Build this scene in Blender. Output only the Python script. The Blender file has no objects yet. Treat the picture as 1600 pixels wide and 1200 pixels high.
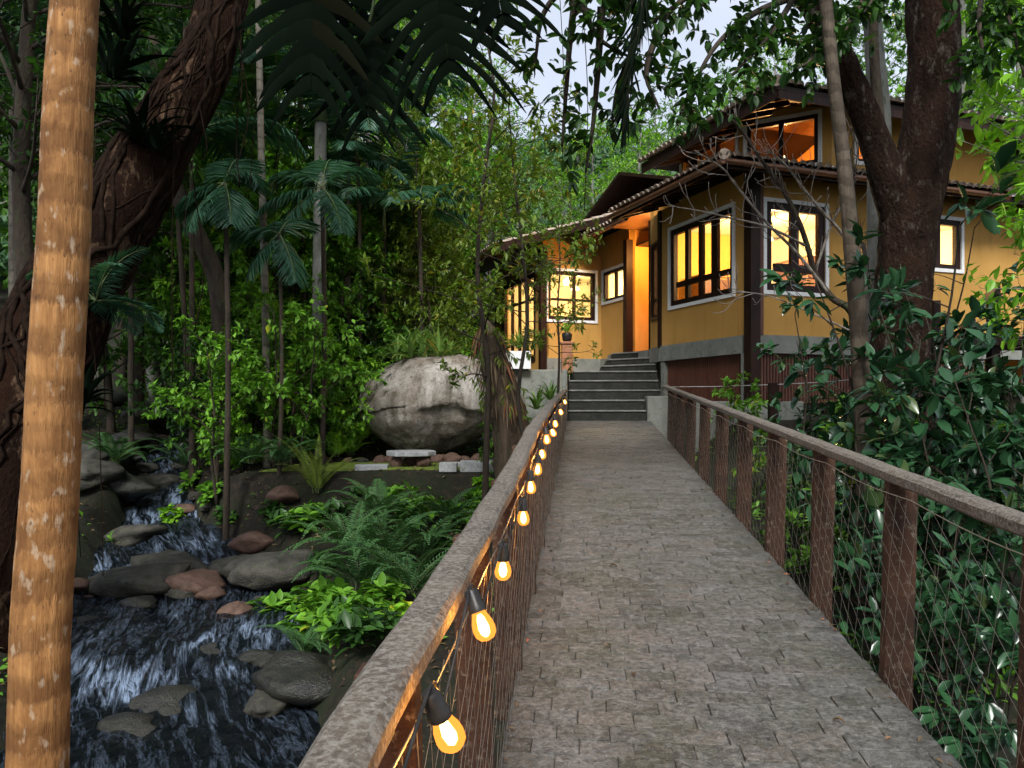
import bpy, bmesh, math, random
import numpy as np
from mathutils import Vector, Matrix, noise as mnoise

# ------------------------------------------------------------------ camera, sky, sun, exposure
SC = bpy.context.scene
COL = SC.collection
FPX = 1200.0          # focal length in pixels of the 1600-wide photograph
HOR = 630.0           # horizon row
cam_d = bpy.data.cameras.new('camera')
cam_d.sensor_width = 36.0
cam_d.lens = 36.0 * FPX / 1600.0
cam_d.shift_y = (HOR - 600.0) / 1600.0
cam_d.clip_start = 0.05
cam_d.clip_end = 2000.0
cam = bpy.data.objects.new('camera', cam_d)
cam.rotation_euler = (math.radians(90), 0, 0)
COL.objects.link(cam)
SC.camera = cam

SUN_EL, SUN_AZ = 43.0, 186.0     # azimuth measured clockwise from +Y
world = bpy.data.worlds.new('World')
SC.world = world
world.use_nodes = True
wn = world.node_tree.nodes
wl = world.node_tree.links
wn.clear()
w_out = wn.new('ShaderNodeOutputWorld')
w_bg = wn.new('ShaderNodeBackground')
w_sky = wn.new('ShaderNodeTexSky')
w_sky.sky_type = 'NISHITA'
w_sky.sun_disc = False
w_sky.sun_elevation = math.radians(SUN_EL)
w_sky.sun_rotation = math.radians(SUN_AZ)
w_sky.air_density = 1.0
w_sky.dust_density = 2.5
w_sky.ozone_density = 1.2
w_tc = wn.new('ShaderNodeTexCoord')
w_no = wn.new('ShaderNodeTexNoise')
w_no.inputs['Scale'].default_value = 2.2
w_no.inputs['Detail'].default_value = 6
w_rp = wn.new('ShaderNodeValToRGB')
w_rp.color_ramp.elements[0].position = 0.30
w_rp.color_ramp.elements[0].color = (0.45, 0.45, 0.45, 1)
w_rp.color_ramp.elements[1].position = 0.65
w_rp.color_ramp.elements[1].color = (0.9, 0.9, 0.9, 1)
w_mx = wn.new('ShaderNodeMix')
w_mx.data_type = 'RGBA'
w_mx.inputs[7].default_value = (7.6, 8.2, 9.5, 1)     # thin evening cloud
wl.new(w_tc.outputs['Generated'], w_no.inputs['Vector'])
wl.new(w_no.outputs['Fac'], w_rp.inputs['Fac'])
wl.new(w_rp.outputs['Color'], w_mx.inputs[0])
wl.new(w_sky.outputs['Color'], w_mx.inputs[6])
wl.new(w_mx.outputs[2], w_bg.inputs['Color'])
w_bg.inputs['Strength'].default_value = 0.07
wl.new(w_bg.outputs['Background'], w_out.inputs['Surface'])

sun_d = bpy.data.lights.new('sun', 'SUN')
sun_d.energy = 2.9
sun_d.angle = math.radians(18)
sun_d.color = (1.0, 0.985, 0.96)
sun = bpy.data.objects.new('sun', sun_d)
el, az = math.radians(SUN_EL), math.radians(SUN_AZ)
sdir = Vector((math.sin(az) * math.cos(el), math.cos(az) * math.cos(el), math.sin(el)))
sun.rotation_euler = sdir.to_track_quat('Z', 'Y').to_euler()
sun.location = sdir * 60
COL.objects.link(sun)

SC.view_settings.view_transform = 'Standard'
SC.view_settings.look = 'None'
SC.view_settings.gamma = 1.0
SC.view_settings.use_curve_mapping = False
SC.view_settings.exposure = 0.88
SC.render.engine = 'CYCLES'
SC.cycles.use_denoising = True
SC.cycles.max_bounces = 6
SC.cycles.diffuse_bounces = 1
SC.cycles.use_adaptive_sampling = True
SC.cycles.adaptive_threshold = 0.03
SC.cycles.glossy_bounces = 2
SC.cycles.transmission_bounces = 4
SC.cycles.transparent_max_bounces = 10
SC.cycles.sample_clamp_indirect = 4.0
SC.cycles.caustics_reflective = False
SC.cycles.caustics_refractive = False

RNG = np.random.default_rng(7)
random.seed(7)
R = math.radians

# ------------------------------------------------------------------ helpers: objects
def tag(o, label=None, cat=None, group=None, kind=None):
    if label: o['label'] = label
    if cat: o['category'] = cat
    if group: o['group'] = group
    if kind: o['kind'] = kind
    return o

def link(o, parent=None):
    COL.objects.link(o)
    if parent is not None: o.parent = parent
    return o

def empty(name, loc=(0, 0, 0), rz=0.0):
    o = bpy.data.objects.new(name, None)
    o.empty_display_size = 0.1
    o.location = loc
    o.rotation_euler = (0, 0, rz)
    return link(o)

def mobj(name, me, parent=None, loc=None, rot=None, scale=None):
    o = bpy.data.objects.new(name, me)
    if loc is not None: o.location = loc
    if rot is not None: o.rotation_euler = rot
    if scale is not None: o.scale = scale if hasattr(scale, '__len__') else (scale,) * 3
    return link(o, parent)

def tri_mesh(name, V, F, mat, tint=None, smooth=False):
    V = np.asarray(V, np.float32); F = np.asarray(F, np.int32)
    me = bpy.data.meshes.new(name)
    n = len(F)
    me.vertices.add(len(V)); me.vertices.foreach_set('co', V.ravel())
    me.loops.add(n * 3); me.loops.foreach_set('vertex_index', F.ravel())
    me.polygons.add(n)
    me.polygons.foreach_set('loop_start', np.arange(0, n * 3, 3, dtype=np.int32))
    me.polygons.foreach_set('loop_total', np.full(n, 3, np.int32))
    if smooth: me.polygons.foreach_set('use_smooth', np.ones(n, bool))
    me.update(calc_edges=True)
    if tint is not None:
        a = me.attributes.new('tint', 'FLOAT', 'FACE')
        a.data.foreach_set('value', np.asarray(tint, np.float32))
    me.materials.append(mat)
    return me

class MB:
    """collects boxes, tubes and strips into one mesh"""
    def __init__(s): s.v = []; s.f = []; s.sm = []
    def add(s, vs, fs, smooth=False):
        b = len(s.v); s.v += [tuple(map(float, p)) for p in vs]
        s.f += [tuple(i + b for i in f) for f in fs]; s.sm += [smooth] * len(fs)
        return s
    def box(s, a, b):
        x0, y0, z0 = a; x1, y1, z1 = b
        if x0 > x1: x0, x1 = x1, x0
        if y0 > y1: y0, y1 = y1, y0
        if z0 > z1: z0, z1 = z1, z0
        return s.add([(x0,y0,z0),(x1,y0,z0),(x1,y1,z0),(x0,y1,z0),(x0,y0,z1),(x1,y0,z1),(x1,y1,z1),(x0,y1,z1)],
                     [(0,3,2,1),(4,5,6,7),(0,1,5,4),(1,2,6,5),(2,3,7,6),(3,0,4,7)])
    def prism(s, pts, up):
        """closed polygon pts (3D, ccw from above) extruded by the vector up"""
        n = len(pts); up = Vector(up)
        vs = [Vector(p) for p in pts]; vs += [p + up for p in vs]
        fs = [tuple(range(n))[::-1], tuple(range(n, 2 * n))]
        fs += [(i, (i + 1) % n, n + (i + 1) % n, n + i) for i in range(n)]
        return s.add(vs, fs)
    def bar(s, a, b, w, h, up=(0, 0, 1)):
        """rectangular bar from a to b"""
        a, b = Vector(a), Vector(b); d = (b - a).normalized()
        side = d.cross(Vector(up)).normalized(); u = side.cross(d)
        vs = []
        for p in (a, b):
            for (i, j) in ((-1, -1), (1, -1), (1, 1), (-1, 1)):
                vs.append(p + side * (i * w / 2) + u * (j * h / 2))
        return s.add(vs, [(0,1,2,3),(7,6,5,4),(0,4,5,1),(1,5,6,2),(2,6,7,3),(3,7,4,0)])
    def tube(s, pts, rad, n=6, cap=True, smooth=True, ph=0.0, jit=0.0, rng=None):
        pts = np.asarray(pts, float); m = len(pts)
        rad = np.full(m, rad, float) if np.isscalar(rad) else np.asarray(rad, float)
        tg = np.gradient(pts, axis=0); tg /= np.linalg.norm(tg, axis=1)[:, None] + 1e-9
        ref = np.array([1.0, 0.03, 0.02]) if abs(tg[0][0]) < 0.9 else np.array([0, 1.0, 0])
        b = len(s.v)
        u = ref
        for i in range(m):
            u = u - tg[i] * np.dot(u, tg[i]); u = u / (np.linalg.norm(u) + 1e-9)
            w = np.cross(tg[i], u)
            for k in range(n):
                a = ph + 2 * math.pi * k / n
                r = rad[i]
                if jit and rng is not None: r *= 1 + jit * rng.uniform(-1, 1)
                q = pts[i] + (u * math.cos(a) + w * math.sin(a)) * r
                s.v.append((q[0], q[1], q[2]))
        for i in range(m - 1):
            for k in range(n):
                k2 = (k + 1) % n
                s.f.append((b + i*n + k, b + i*n + k2, b + (i+1)*n + k2, b + (i+1)*n + k)); s.sm.append(smooth)
        if cap:
            s.f.append(tuple(b + k for k in range(n))[::-1]); s.sm.append(False)
            s.f.append(tuple(b + (m-1)*n + k for k in range(n))); s.sm.append(False)
        return s
    def mesh(s, name, mat):
        me = bpy.data.meshes.new(name)
        me.from_pydata(s.v, [], s.f)
        me.polygons.foreach_set('use_smooth', s.sm)
        me.update()
        me.materials.append(mat)
        return me
    def build(s, name, mat, parent=None, loc=None, rot=None, bevel=0.0):
        o = mobj(name, s.mesh(name, mat), parent, loc, rot)
        if bevel:
            m = o.modifiers.new('bevel', 'BEVEL'); m.width = bevel; m.segments = 2; m.limit_method = 'ANGLE'
        return o

def P(px, py, d):
    """a place in the world: photograph column and row at a depth in metres"""
    return Vector(((px - 800.0) / FPX * d, d, (HOR - py) / FPX * d))

def curve(pts, n=12):
    """Catmull-Rom through pts"""
    p = np.asarray([tuple(q) for q in pts], float)
    p = np.vstack([2*p[0]-p[1], p, 2*p[-1]-p[-2]])
    out = []
    segs = len(p) - 3
    for i in range(segs):
        for t in np.linspace(0, 1, n, endpoint=False):
            a, b, c, d = p[i], p[i+1], p[i+2], p[i+3]
            out.append(0.5*((2*b) + (-a+c)*t + (2*a-5*b+4*c-d)*t*t + (-a+3*b-3*c+d)*t**3))
    out.append(p[-2])
    return np.array(out)

def smooth(a, b, x):
    t = np.clip((np.asarray(x, float) - a) / (b - a), 0, 1)
    return t * t * (3 - 2 * t)

# numpy value noise
_PERM = np.random.default_rng(3).random((256, 256))
def vnoise(x, y):
    xi = np.floor(x).astype(int); yi = np.floor(y).astype(int)
    xf = x - xi; yf = y - yi
    u = xf*xf*(3-2*xf); v = yf*yf*(3-2*yf)
    g = lambda i, j: _PERM[i % 256, j % 256]
    return (g(xi,yi)*(1-u)+g(xi+1,yi)*u)*(1-v) + (g(xi,yi+1)*(1-u)+g(xi+1,yi+1)*u)*v
def fbm(x, y, o=4):
    s = 0; a = 0.5
    for k in range(o):
        s = s + a * vnoise(x * 2**k + 17.3*k, y * 2**k + 5.1*k); a *= 0.5
    return s - 0.5

# ------------------------------------------------------------------ helpers: materials
class NT:
    def __init__(s, name):
        s.m = bpy.data.materials.new(name); s.m.use_nodes = True
        s.t = s.m.node_tree; s.n = s.t.nodes; s.n.clear()
        s.out = s.n.new('ShaderNodeOutputMaterial')
    def node(s, typ, **kw):
        nd = s.n.new(typ)
        for k, v in kw.items():
            if k.startswith('_'): setattr(nd, k[1:], v)
            else:
                key = k.replace('__', ' ')
                nd.inputs[key].default_value = v
        return nd
    def ln(s, a, b): s.t.links.new(a, b)
    def coords(s, scale=(1, 1, 1), kind='Object', rnd=False):
        tc = s.node('ShaderNodeTexCoord'); mp = s.node('ShaderNodeMapping')
        mp.inputs['Scale'].default_value = scale
        s.ln(tc.outputs[kind], mp.inputs['Vector'])
        if rnd:
            oi = s.node('ShaderNodeObjectInfo'); mu = s.node('ShaderNodeMath', _operation='MULTIPLY'); mu.inputs[1].default_value = 37.0
            s.ln(oi.outputs['Random'], mu.inputs[0]); s.ln(mu.outputs[0], mp.inputs['Location'])
        return mp.outputs['Vector']
    def noise(s, vec, scale, detail=5, rough=0.6, dist=0.0):
        nd = s.node('ShaderNodeTexNoise')
        nd.inputs['Scale'].default_value = scale; nd.inputs['Detail'].default_value = detail
        nd.inputs['Roughness'].default_value = rough; nd.inputs['Distortion'].default_value = dist
        s.ln(vec, nd.inputs['Vector']); return nd.outputs['Fac']
    def ramp(s, fac, stops):
        r = s.node('ShaderNodeValToRGB'); e = r.color_ramp.elements
        while len(e) < len(stops): e.new(0.5)
        for i, (p, c) in enumerate(stops):
            e[i].position = p
            e[i].color = (c, c, c, 1) if np.isscalar(c) else (*c, 1)
        s.ln(fac, r.inputs['Fac']); return r.outputs['Color']
    def mix(s, fac, a, b, typ='MIX'):
        m = s.node('ShaderNodeMix', _data_type='RGBA', _blend_type=typ)
        for v, i in ((fac, 0), (a, 6), (b, 7)):
            if hasattr(v, 'default_value') and hasattr(v, 'is_linked'): s.ln(v, m.inputs[i])
            elif i == 0: m.inputs[0].default_value = v
            else: m.inputs[i].default_value = (*v, 1)
        return m.outputs[2]
    def bump(s, h, strength=0.4, dist=0.02):
        b = s.node('ShaderNodeBump'); b.inputs['Strength'].default_value = strength; b.inputs['Distance'].default_value = dist
        s.ln(h, b.inputs['Height']); return b.outputs['Normal']
    def pbr(s, col, rough=0.6, normal=None, spec=0.5, metal=0.0):
        p = s.node('ShaderNodeBsdfPrincipled')
        if hasattr(col, 'is_linked'): s.ln(col, p.inputs['Base Color'])
        else: p.inputs['Base Color'].default_value = (*col, 1)
        if hasattr(rough, 'is_linked'): s.ln(rough, p.inputs['Roughness'])
        else: p.inputs['Roughness'].default_value = rough
        p.inputs['Specular IOR Level'].default_value = spec
        p.inputs['Metallic'].default_value = metal
        if normal is not None: s.ln(normal, p.inputs['Normal'])
        return p.outputs[0]
    def done(s, sh):
        s.ln(sh, s.out.inputs['Surface']); return s.m

def mat_mottled(name, c1, c2, c3=None, scale=6.0, rough=0.8, bump=0.4, bdist=0.01, stretch=(1,1,1), spec=0.3, fine=40.0, rnd=True):
    t = NT(name); v = t.coords(stretch, rnd=rnd)
    n1 = t.noise(v, scale, 6, 0.65, 0.3); n2 = t.noise(v, fine, 4, 0.6)
    col = t.mix(t.ramp(n1, [(0.35, 0.0), (0.65, 1.0)]), c1, c2)
    if c3 is not None:
        n3 = t.noise(v, scale * 2.3, 5, 0.7)
        col = t.mix(t.ramp(n3, [(0.55, 0.0), (0.68, 1.0)]), col, c3)
    col = t.mix(0.5, col, t.ramp(n2, [(0.3, 0.45), (0.7, 1.0)]), 'MULTIPLY')
    add = t.node('ShaderNodeMath', _operation='ADD'); t.ln(n1, add.inputs[0]); t.ln(n2, add.inputs[1])
    return t.done(t.pbr(col, rough, t.bump(add.outputs[0], bump, bdist), spec))

def mat_leaf(name, dark, light, rough=0.42, trans=0.28, spec=0.3):
    t = NT(name)
    at = t.node('ShaderNodeAttribute', _attribute_name='tint')
    oi = t.node('ShaderNodeObjectInfo')
    m = t.node('ShaderNodeMath', _operation='MULTIPLY_ADD'); m.inputs[1].default_value = 0.35; 
    t.ln(oi.outputs['Random'], m.inputs[0])
    m2 = t.node('ShaderNodeMath', _operation='MULTIPLY'); m2.inputs[1].default_value = 0.75
    t.ln(at.outputs['Fac'], m2.inputs[0]); t.ln(m2.outputs[0], m.inputs[2])
    col = t.ramp(m.outputs[0], [(0.0, dark), (0.86, light), (0.965, light), (1.0, (min(.6, light[0]*2.2), light[1]*1.1, light[2]))])
    p = t.pbr(col, rough, None, spec)
    tr = t.node('ShaderNodeBsdfTranslucent')
    t.ln(t.mix(1.0, col, (1.25, 1.35, 0.7), 'MULTIPLY'), tr.inputs['Color'])
    mx = t.node('ShaderNodeMixShader'); mx.inputs[0].default_value = trans
    t.ln(p, mx.inputs[1]); t.ln(tr.outputs[0], mx.inputs[2])
    return t.done(mx.outputs[0])

M = {}
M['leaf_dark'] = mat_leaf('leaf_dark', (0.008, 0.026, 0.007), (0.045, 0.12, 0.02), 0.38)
M['leaf_mid'] = mat_leaf('leaf_mid', (0.03, 0.10, 0.01), (0.17, 0.38, 0.035), 0.42)
M['leaf_olive'] = mat_leaf('leaf_olive', (0.026, 0.055, 0.007), (0.155, 0.235, 0.026), 0.42)
M['leaf_bright'] = mat_leaf('leaf_bright', (0.06, 0.18, 0.01), (0.26, 0.52, 0.04), 0.4, 0.35)
M['leaf_palm'] = mat_leaf('leaf_palm', (0.010, 0.040, 0.026), (0.055, 0.145, 0.085), 0.38)
M['leaf_fern'] = mat_leaf('leaf_fern', (0.018, 0.055, 0.02), (0.075, 0.18, 0.055), 0.5)
M['leaf_fern_yellow'] = mat_leaf('leaf_fern_yellow', (0.09, 0.14, 0.015), (0.22, 0.30, 0.04), 0.5)
M['leaf_glossy'] = mat_leaf('leaf_glossy', (0.004, 0.018, 0.009), (0.028, 0.085, 0.032), 0.24, 0.15, 0.42)
M['leaf_brom'] = mat_leaf('leaf_brom', (0.04, 0.10, 0.018), (0.20, 0.34, 0.08), 0.42)
M['leaf_shade'] = mat_leaf('leaf_shade', (0.001, 0.003, 0.0015), (0.0045, 0.010, 0.0045), 0.7, 0.06, 0.04)  # near black: backlit shade is put into the blade colour
M['leaf_forest'] = mat_leaf('leaf_forest', (0.016, 0.05, 0.007), (0.10, 0.24, 0.03), 0.42)
M['leaf_hill'] = mat_leaf('leaf_hill', (0.02, 0.055, 0.03), (0.08, 0.18, 0.06), 0.6, 0.1)
M['leaf_dead'] = mat_leaf('leaf_dead', (0.06, 0.034, 0.015), (0.17, 0.12, 0.065), 0.7, 0.1)
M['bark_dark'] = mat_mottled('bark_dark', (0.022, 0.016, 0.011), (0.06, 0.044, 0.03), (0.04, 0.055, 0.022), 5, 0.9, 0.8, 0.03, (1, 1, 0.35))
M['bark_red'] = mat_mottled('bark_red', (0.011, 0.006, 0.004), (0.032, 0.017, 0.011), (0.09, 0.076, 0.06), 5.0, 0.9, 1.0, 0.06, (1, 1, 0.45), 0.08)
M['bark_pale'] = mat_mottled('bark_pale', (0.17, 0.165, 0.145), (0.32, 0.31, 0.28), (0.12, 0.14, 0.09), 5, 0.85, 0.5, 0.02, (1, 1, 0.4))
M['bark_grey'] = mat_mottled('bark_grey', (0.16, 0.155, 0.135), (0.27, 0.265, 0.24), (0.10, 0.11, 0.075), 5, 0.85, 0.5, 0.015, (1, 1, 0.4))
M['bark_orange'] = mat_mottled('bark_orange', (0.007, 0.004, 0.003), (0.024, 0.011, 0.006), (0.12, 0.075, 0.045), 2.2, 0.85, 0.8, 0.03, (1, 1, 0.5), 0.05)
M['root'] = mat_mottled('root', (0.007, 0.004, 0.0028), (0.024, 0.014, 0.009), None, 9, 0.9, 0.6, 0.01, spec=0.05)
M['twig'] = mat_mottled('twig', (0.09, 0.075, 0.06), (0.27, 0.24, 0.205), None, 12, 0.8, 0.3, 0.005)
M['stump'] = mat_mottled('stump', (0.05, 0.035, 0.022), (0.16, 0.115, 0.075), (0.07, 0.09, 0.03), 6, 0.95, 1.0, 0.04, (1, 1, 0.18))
M['green_stem'] = mat_mottled('green_stem', (0.05, 0.09, 0.03), (0.12, 0.16, 0.06), None, 8, 0.6, 0.2)

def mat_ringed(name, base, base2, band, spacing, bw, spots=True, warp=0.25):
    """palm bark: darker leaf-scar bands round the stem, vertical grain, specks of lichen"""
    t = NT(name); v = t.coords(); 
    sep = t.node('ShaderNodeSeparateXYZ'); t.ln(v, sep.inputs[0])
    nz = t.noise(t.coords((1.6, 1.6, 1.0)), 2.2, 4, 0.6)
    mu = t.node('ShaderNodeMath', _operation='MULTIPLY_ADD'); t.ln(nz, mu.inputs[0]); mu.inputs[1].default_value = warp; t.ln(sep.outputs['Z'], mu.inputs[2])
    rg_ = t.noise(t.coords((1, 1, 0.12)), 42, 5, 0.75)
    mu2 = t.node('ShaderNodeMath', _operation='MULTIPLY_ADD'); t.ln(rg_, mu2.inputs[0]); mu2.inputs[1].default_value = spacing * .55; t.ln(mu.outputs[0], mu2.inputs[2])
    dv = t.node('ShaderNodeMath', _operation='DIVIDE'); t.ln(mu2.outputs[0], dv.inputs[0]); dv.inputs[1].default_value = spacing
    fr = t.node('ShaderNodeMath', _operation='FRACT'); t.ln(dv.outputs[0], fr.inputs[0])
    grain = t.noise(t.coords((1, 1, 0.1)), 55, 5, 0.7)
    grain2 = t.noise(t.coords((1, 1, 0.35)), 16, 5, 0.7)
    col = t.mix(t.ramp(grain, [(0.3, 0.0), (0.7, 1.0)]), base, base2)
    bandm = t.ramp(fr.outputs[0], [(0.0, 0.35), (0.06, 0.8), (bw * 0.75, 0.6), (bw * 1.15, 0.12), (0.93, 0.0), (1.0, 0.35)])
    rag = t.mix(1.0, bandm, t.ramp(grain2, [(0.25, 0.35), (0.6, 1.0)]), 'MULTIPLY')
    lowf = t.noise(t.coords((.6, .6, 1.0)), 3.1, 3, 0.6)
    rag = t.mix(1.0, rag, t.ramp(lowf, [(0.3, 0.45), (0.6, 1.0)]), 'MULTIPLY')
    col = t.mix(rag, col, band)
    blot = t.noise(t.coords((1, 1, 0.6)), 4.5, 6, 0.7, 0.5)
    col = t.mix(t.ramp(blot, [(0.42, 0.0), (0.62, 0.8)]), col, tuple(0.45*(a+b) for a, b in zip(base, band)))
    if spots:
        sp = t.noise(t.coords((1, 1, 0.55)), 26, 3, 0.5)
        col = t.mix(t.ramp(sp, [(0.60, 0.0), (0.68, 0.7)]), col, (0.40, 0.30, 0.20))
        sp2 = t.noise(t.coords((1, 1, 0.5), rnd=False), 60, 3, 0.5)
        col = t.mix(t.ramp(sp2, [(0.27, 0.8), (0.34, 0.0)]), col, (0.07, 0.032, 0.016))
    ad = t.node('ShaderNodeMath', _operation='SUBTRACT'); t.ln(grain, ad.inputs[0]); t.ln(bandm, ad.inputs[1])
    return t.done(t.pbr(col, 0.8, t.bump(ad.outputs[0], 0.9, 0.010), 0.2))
M['palm_near'] = mat_ringed('palm_bark_near', (0.20, 0.086, 0.026), (0.44, 0.225, 0.080), (0.070, 0.027, 0.009), 0.17, 0.5, True, 0.10)  # orange of warm lamplight is put into this bark colour
M['palm_ring'] = mat_ringed('palm_bark_ringed', (0.065, 0.05, 0.034), (0.12, 0.095, 0.068), (0.022, 0.017, 0.012), 0.16, 0.45, False)
M['palm_grey'] = mat_ringed('palm_bark_grey', (0.13, 0.115, 0.09), (0.25, 0.225, 0.18), (0.07, 0.065, 0.045), 0.18, 0.2, False, 0.1)

M['rock'] = mat_mottled('rock', (0.026, 0.025, 0.020), (0.085, 0.078, 0.064), (0.035, 0.058, 0.012), 3, 0.75, 0.7, 0.03, fine=22)
M['rock_red'] = mat_mottled('rock_red', (0.075, 0.042, 0.030), (0.17, 0.10, 0.072), (0.09, 0.08, 0.05), 3, 0.6, 0.6, 0.03, fine=22)
M['rock_wet'] = mat_mottled('rock_wet', (0.010, 0.010, 0.009), (0.036, 0.034, 0.026), (0.028, 0.04, 0.012), 4, 0.35, 0.7, 0.03, spec=0.5, fine=22)
M['slab'] = mat_mottled('slab', (0.26, 0.27, 0.27), (0.42, 0.43, 0.43), (0.16, 0.17, 0.12), 6, 0.8, 0.4, 0.01)

def mat_boulder():
    t = NT('boulder_granite'); v = t.coords()
    n1 = t.noise(v, 1.6, 6, 0.65, 0.4); n2 = t.noise(v, 26, 5, 0.7); n3 = t.noise(t.coords((1, 1, 0.12)), 6, 5, 0.65)
    n4 = t.noise(v, 7, 6, 0.7)
    col = t.mix(t.ramp(n1, [(0.38, 0), (0.62, 1)]), (0.22, 0.183, 0.142), (0.47, 0.44, 0.39))
    col = t.mix(t.ramp(n3, [(0.46, 0), (0.66, 0.85)]), col, (0.085, 0.066, 0.045))
    col = t.mix(t.ramp(n4, [(0.56, 0), (0.66, 0.8)]), col, (0.12, 0.10, 0.075))
    col = t.mix(0.65, col, t.ramp(n2, [(0.3, 0.35), (0.65, 1.0)]), 'MULTIPLY')
    ad = t.node('ShaderNodeMath', _operation='ADD'); t.ln(n4, ad.inputs[0]); t.ln(n2, ad.inputs[1])
    return t.done(t.pbr(col, 0.85, t.bump(ad.outputs[0], 0.7, 0.03), 0.25))
M['boulder'] = mat_boulder()

def mat_ground():
    t = NT('forest_floor'); v = t.coords()
    n1 = t.noise(v, 0.9, 6, 0.65, 0.4); n2 = t.noise(v, 11, 6, 0.7); n3 = t.noise(v, 45, 4, 0.7)
    col = t.mix(t.ramp(n1, [(0.4, 0), (0.6, 1)]), (0.016, 0.012, 0.008), (0.018, 0.028, 0.008))
    col = t.mix(t.ramp(n2, [(0.5, 0), (0.66, 1)]), col, (0.05, 0.036, 0.02))
    col = t.mix(0.7, col, t.ramp(n3, [(0.3, 0.3), (0.7, 1.0)]), 'MULTIPLY')
    ad = t.node('ShaderNodeMath', _operation='ADD'); t.ln(n2, ad.inputs[0]); t.ln(n3, ad.inputs[1])
    return t.done(t.pbr(col, 0.9, t.bump(ad.outputs[0], 0.8, 0.05), 0.3))
M['ground'] = mat_ground()
M['moss'] = mat_mottled('moss', (0.07, 0.12, 0.012), (0.20, 0.26, 0.03), (0.11, 0.10, 0.05), 7, 0.95, 0.9, 0.03, fine=70)

def mat_water():
    t = NT('stream_water')
    at = t.node('ShaderNodeAttribute', _attribute_name='foam'); fv = t.node('ShaderNodeAttribute', _attribute_name='flow')
    v = fv.outputs['Vector']
    def ridge(sc, det, dist, k):
        n = t.noise(v, sc, det, 0.62, dist)
        a = t.node('ShaderNodeMath', _operation='SUBTRACT'); t.ln(n, a.inputs[0]); a.inputs[1].default_value = 0.5
        b = t.node('ShaderNodeMath', _operation='ABSOLUTE'); t.ln(a.outputs[0], b.inputs[0])
        c = t.node('ShaderNodeMath', _operation='MULTIPLY_ADD'); t.ln(b.outputs[0], c.inputs[0]); c.inputs[1].default_value = -k; c.inputs[2].default_value = 1.0; c.use_clamp = True
        return c.outputs[0]
    r1 = ridge(2.6, 5, 0.9, 11.0); r2 = ridge(7.0, 5, 0.7, 9.0)
    f2 = t.noise(v, 15, 6, 0.75, 0.8)
    rr = t.node('ShaderNodeMath', _operation='MULTIPLY_ADD'); t.ln(r2, rr.inputs[0]); rr.inputs[1].default_value = 0.6; t.ln(r1, rr.inputs[2])
    fo = t.node('ShaderNodeMath', _operation='MULTIPLY_ADD'); t.ln(at.outputs['Fac'], fo.inputs[0]); fo.inputs[1].default_value = 0.80; fo.inputs[2].default_value = 0.30
    fm0 = t.node('ShaderNodeMath', _operation='MULTIPLY'); t.ln(rr.outputs[0], fm0.inputs[0]); t.ln(fo.outputs[0], fm0.inputs[1])
    fm1 = t.node('ShaderNodeMath', _operation='MULTIPLY'); t.ln(fm0.outputs[0], fm1.inputs[0]); t.ln(f2, fm1.inputs[1])
    fm = t.ramp(fm1.outputs[0], [(0.10, 0.0), (0.30, 0.22), (0.60, 0.85)])
    col = t.mix(fm, (0.002, 0.004, 0.005), (0.32, 0.42, 0.58))  # foam streaks, with the blue of reflected sky tinted into them
    rg = t.ramp(fm, [(0.0, 0.08), (1.0, 0.5)])
    hb = t.node('ShaderNodeMath', _operation='ADD'); t.ln(rr.outputs[0], hb.inputs[0]); t.ln(f2, hb.inputs[1])
    return t.done(t.pbr(col, rg, t.bump(hb.outputs[0], 0.75, 0.05), 0.22))
M['water'] = mat_water()

def mat_paver():
    t = NT('bridge_paver'); v = t.coords(kind='Object'); 
    geo = t.node('ShaderNodeNewGeometry'); tcv = geo.outputs['Position']
    oi = t.node('ShaderNodeAttribute', _attribute_name='tint')
    n1 = t.noise(tcv, 1.7, 5, 0.6, 0.3); n2 = t.noise(tcv, 38, 5, 0.72); n3 = t.noise(tcv, 130, 3, 0.7); n4 = t.noise(tcv, 15, 5, 0.7, 0.5)
    col = t.ramp(oi.outputs['Fac'], [(0.0, (0.076, 0.071, 0.058)), (0.35, (0.122, 0.118, 0.101)), (0.7, (0.152, 0.149, 0.139)), (1.0, (0.150, 0.130, 0.108))])
    col = t.mix(t.ramp(n1, [(0.42, 0), (0.64, 0.55)]), col, (0.072, 0.072, 0.036))
    col = t.mix(t.ramp(n4, [(0.47, 0), (0.62, 0.7)]), col, (0.20, 0.193, 0.175))
    n5 = t.noise(tcv, 4, 6, 0.75, 0.6)
    col = t.mix(t.ramp(n5, [(0.30, 0.75), (0.45, 0.0)]), col, (0.045, 0.043, 0.038))
    col = t.mix(0.9, col, t.ramp(n2, [(0.34, 0.22), (0.60, 1.0)]), 'MULTIPLY')
    col = t.mix(t.ramp(n3, [(0.58, 0), (0.68, 0.6)]), col, (0.30, 0.29, 0.265))
    ad = t.node('ShaderNodeMath', _operation='ADD'); t.ln(n4, ad.inputs[0]); t.ln(n2, ad.inputs[1])
    return t.done(t.pbr(col, 0.62, t.bump(ad.outputs[0], 1.0, 0.02), 0.45))
M['paver'] = mat_paver()
M['mortar'] = mat_mottled('mortar', (0.03, 0.027, 0.02), (0.06, 0.055, 0.04), None, 9, 0.95, 0.5)

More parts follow.
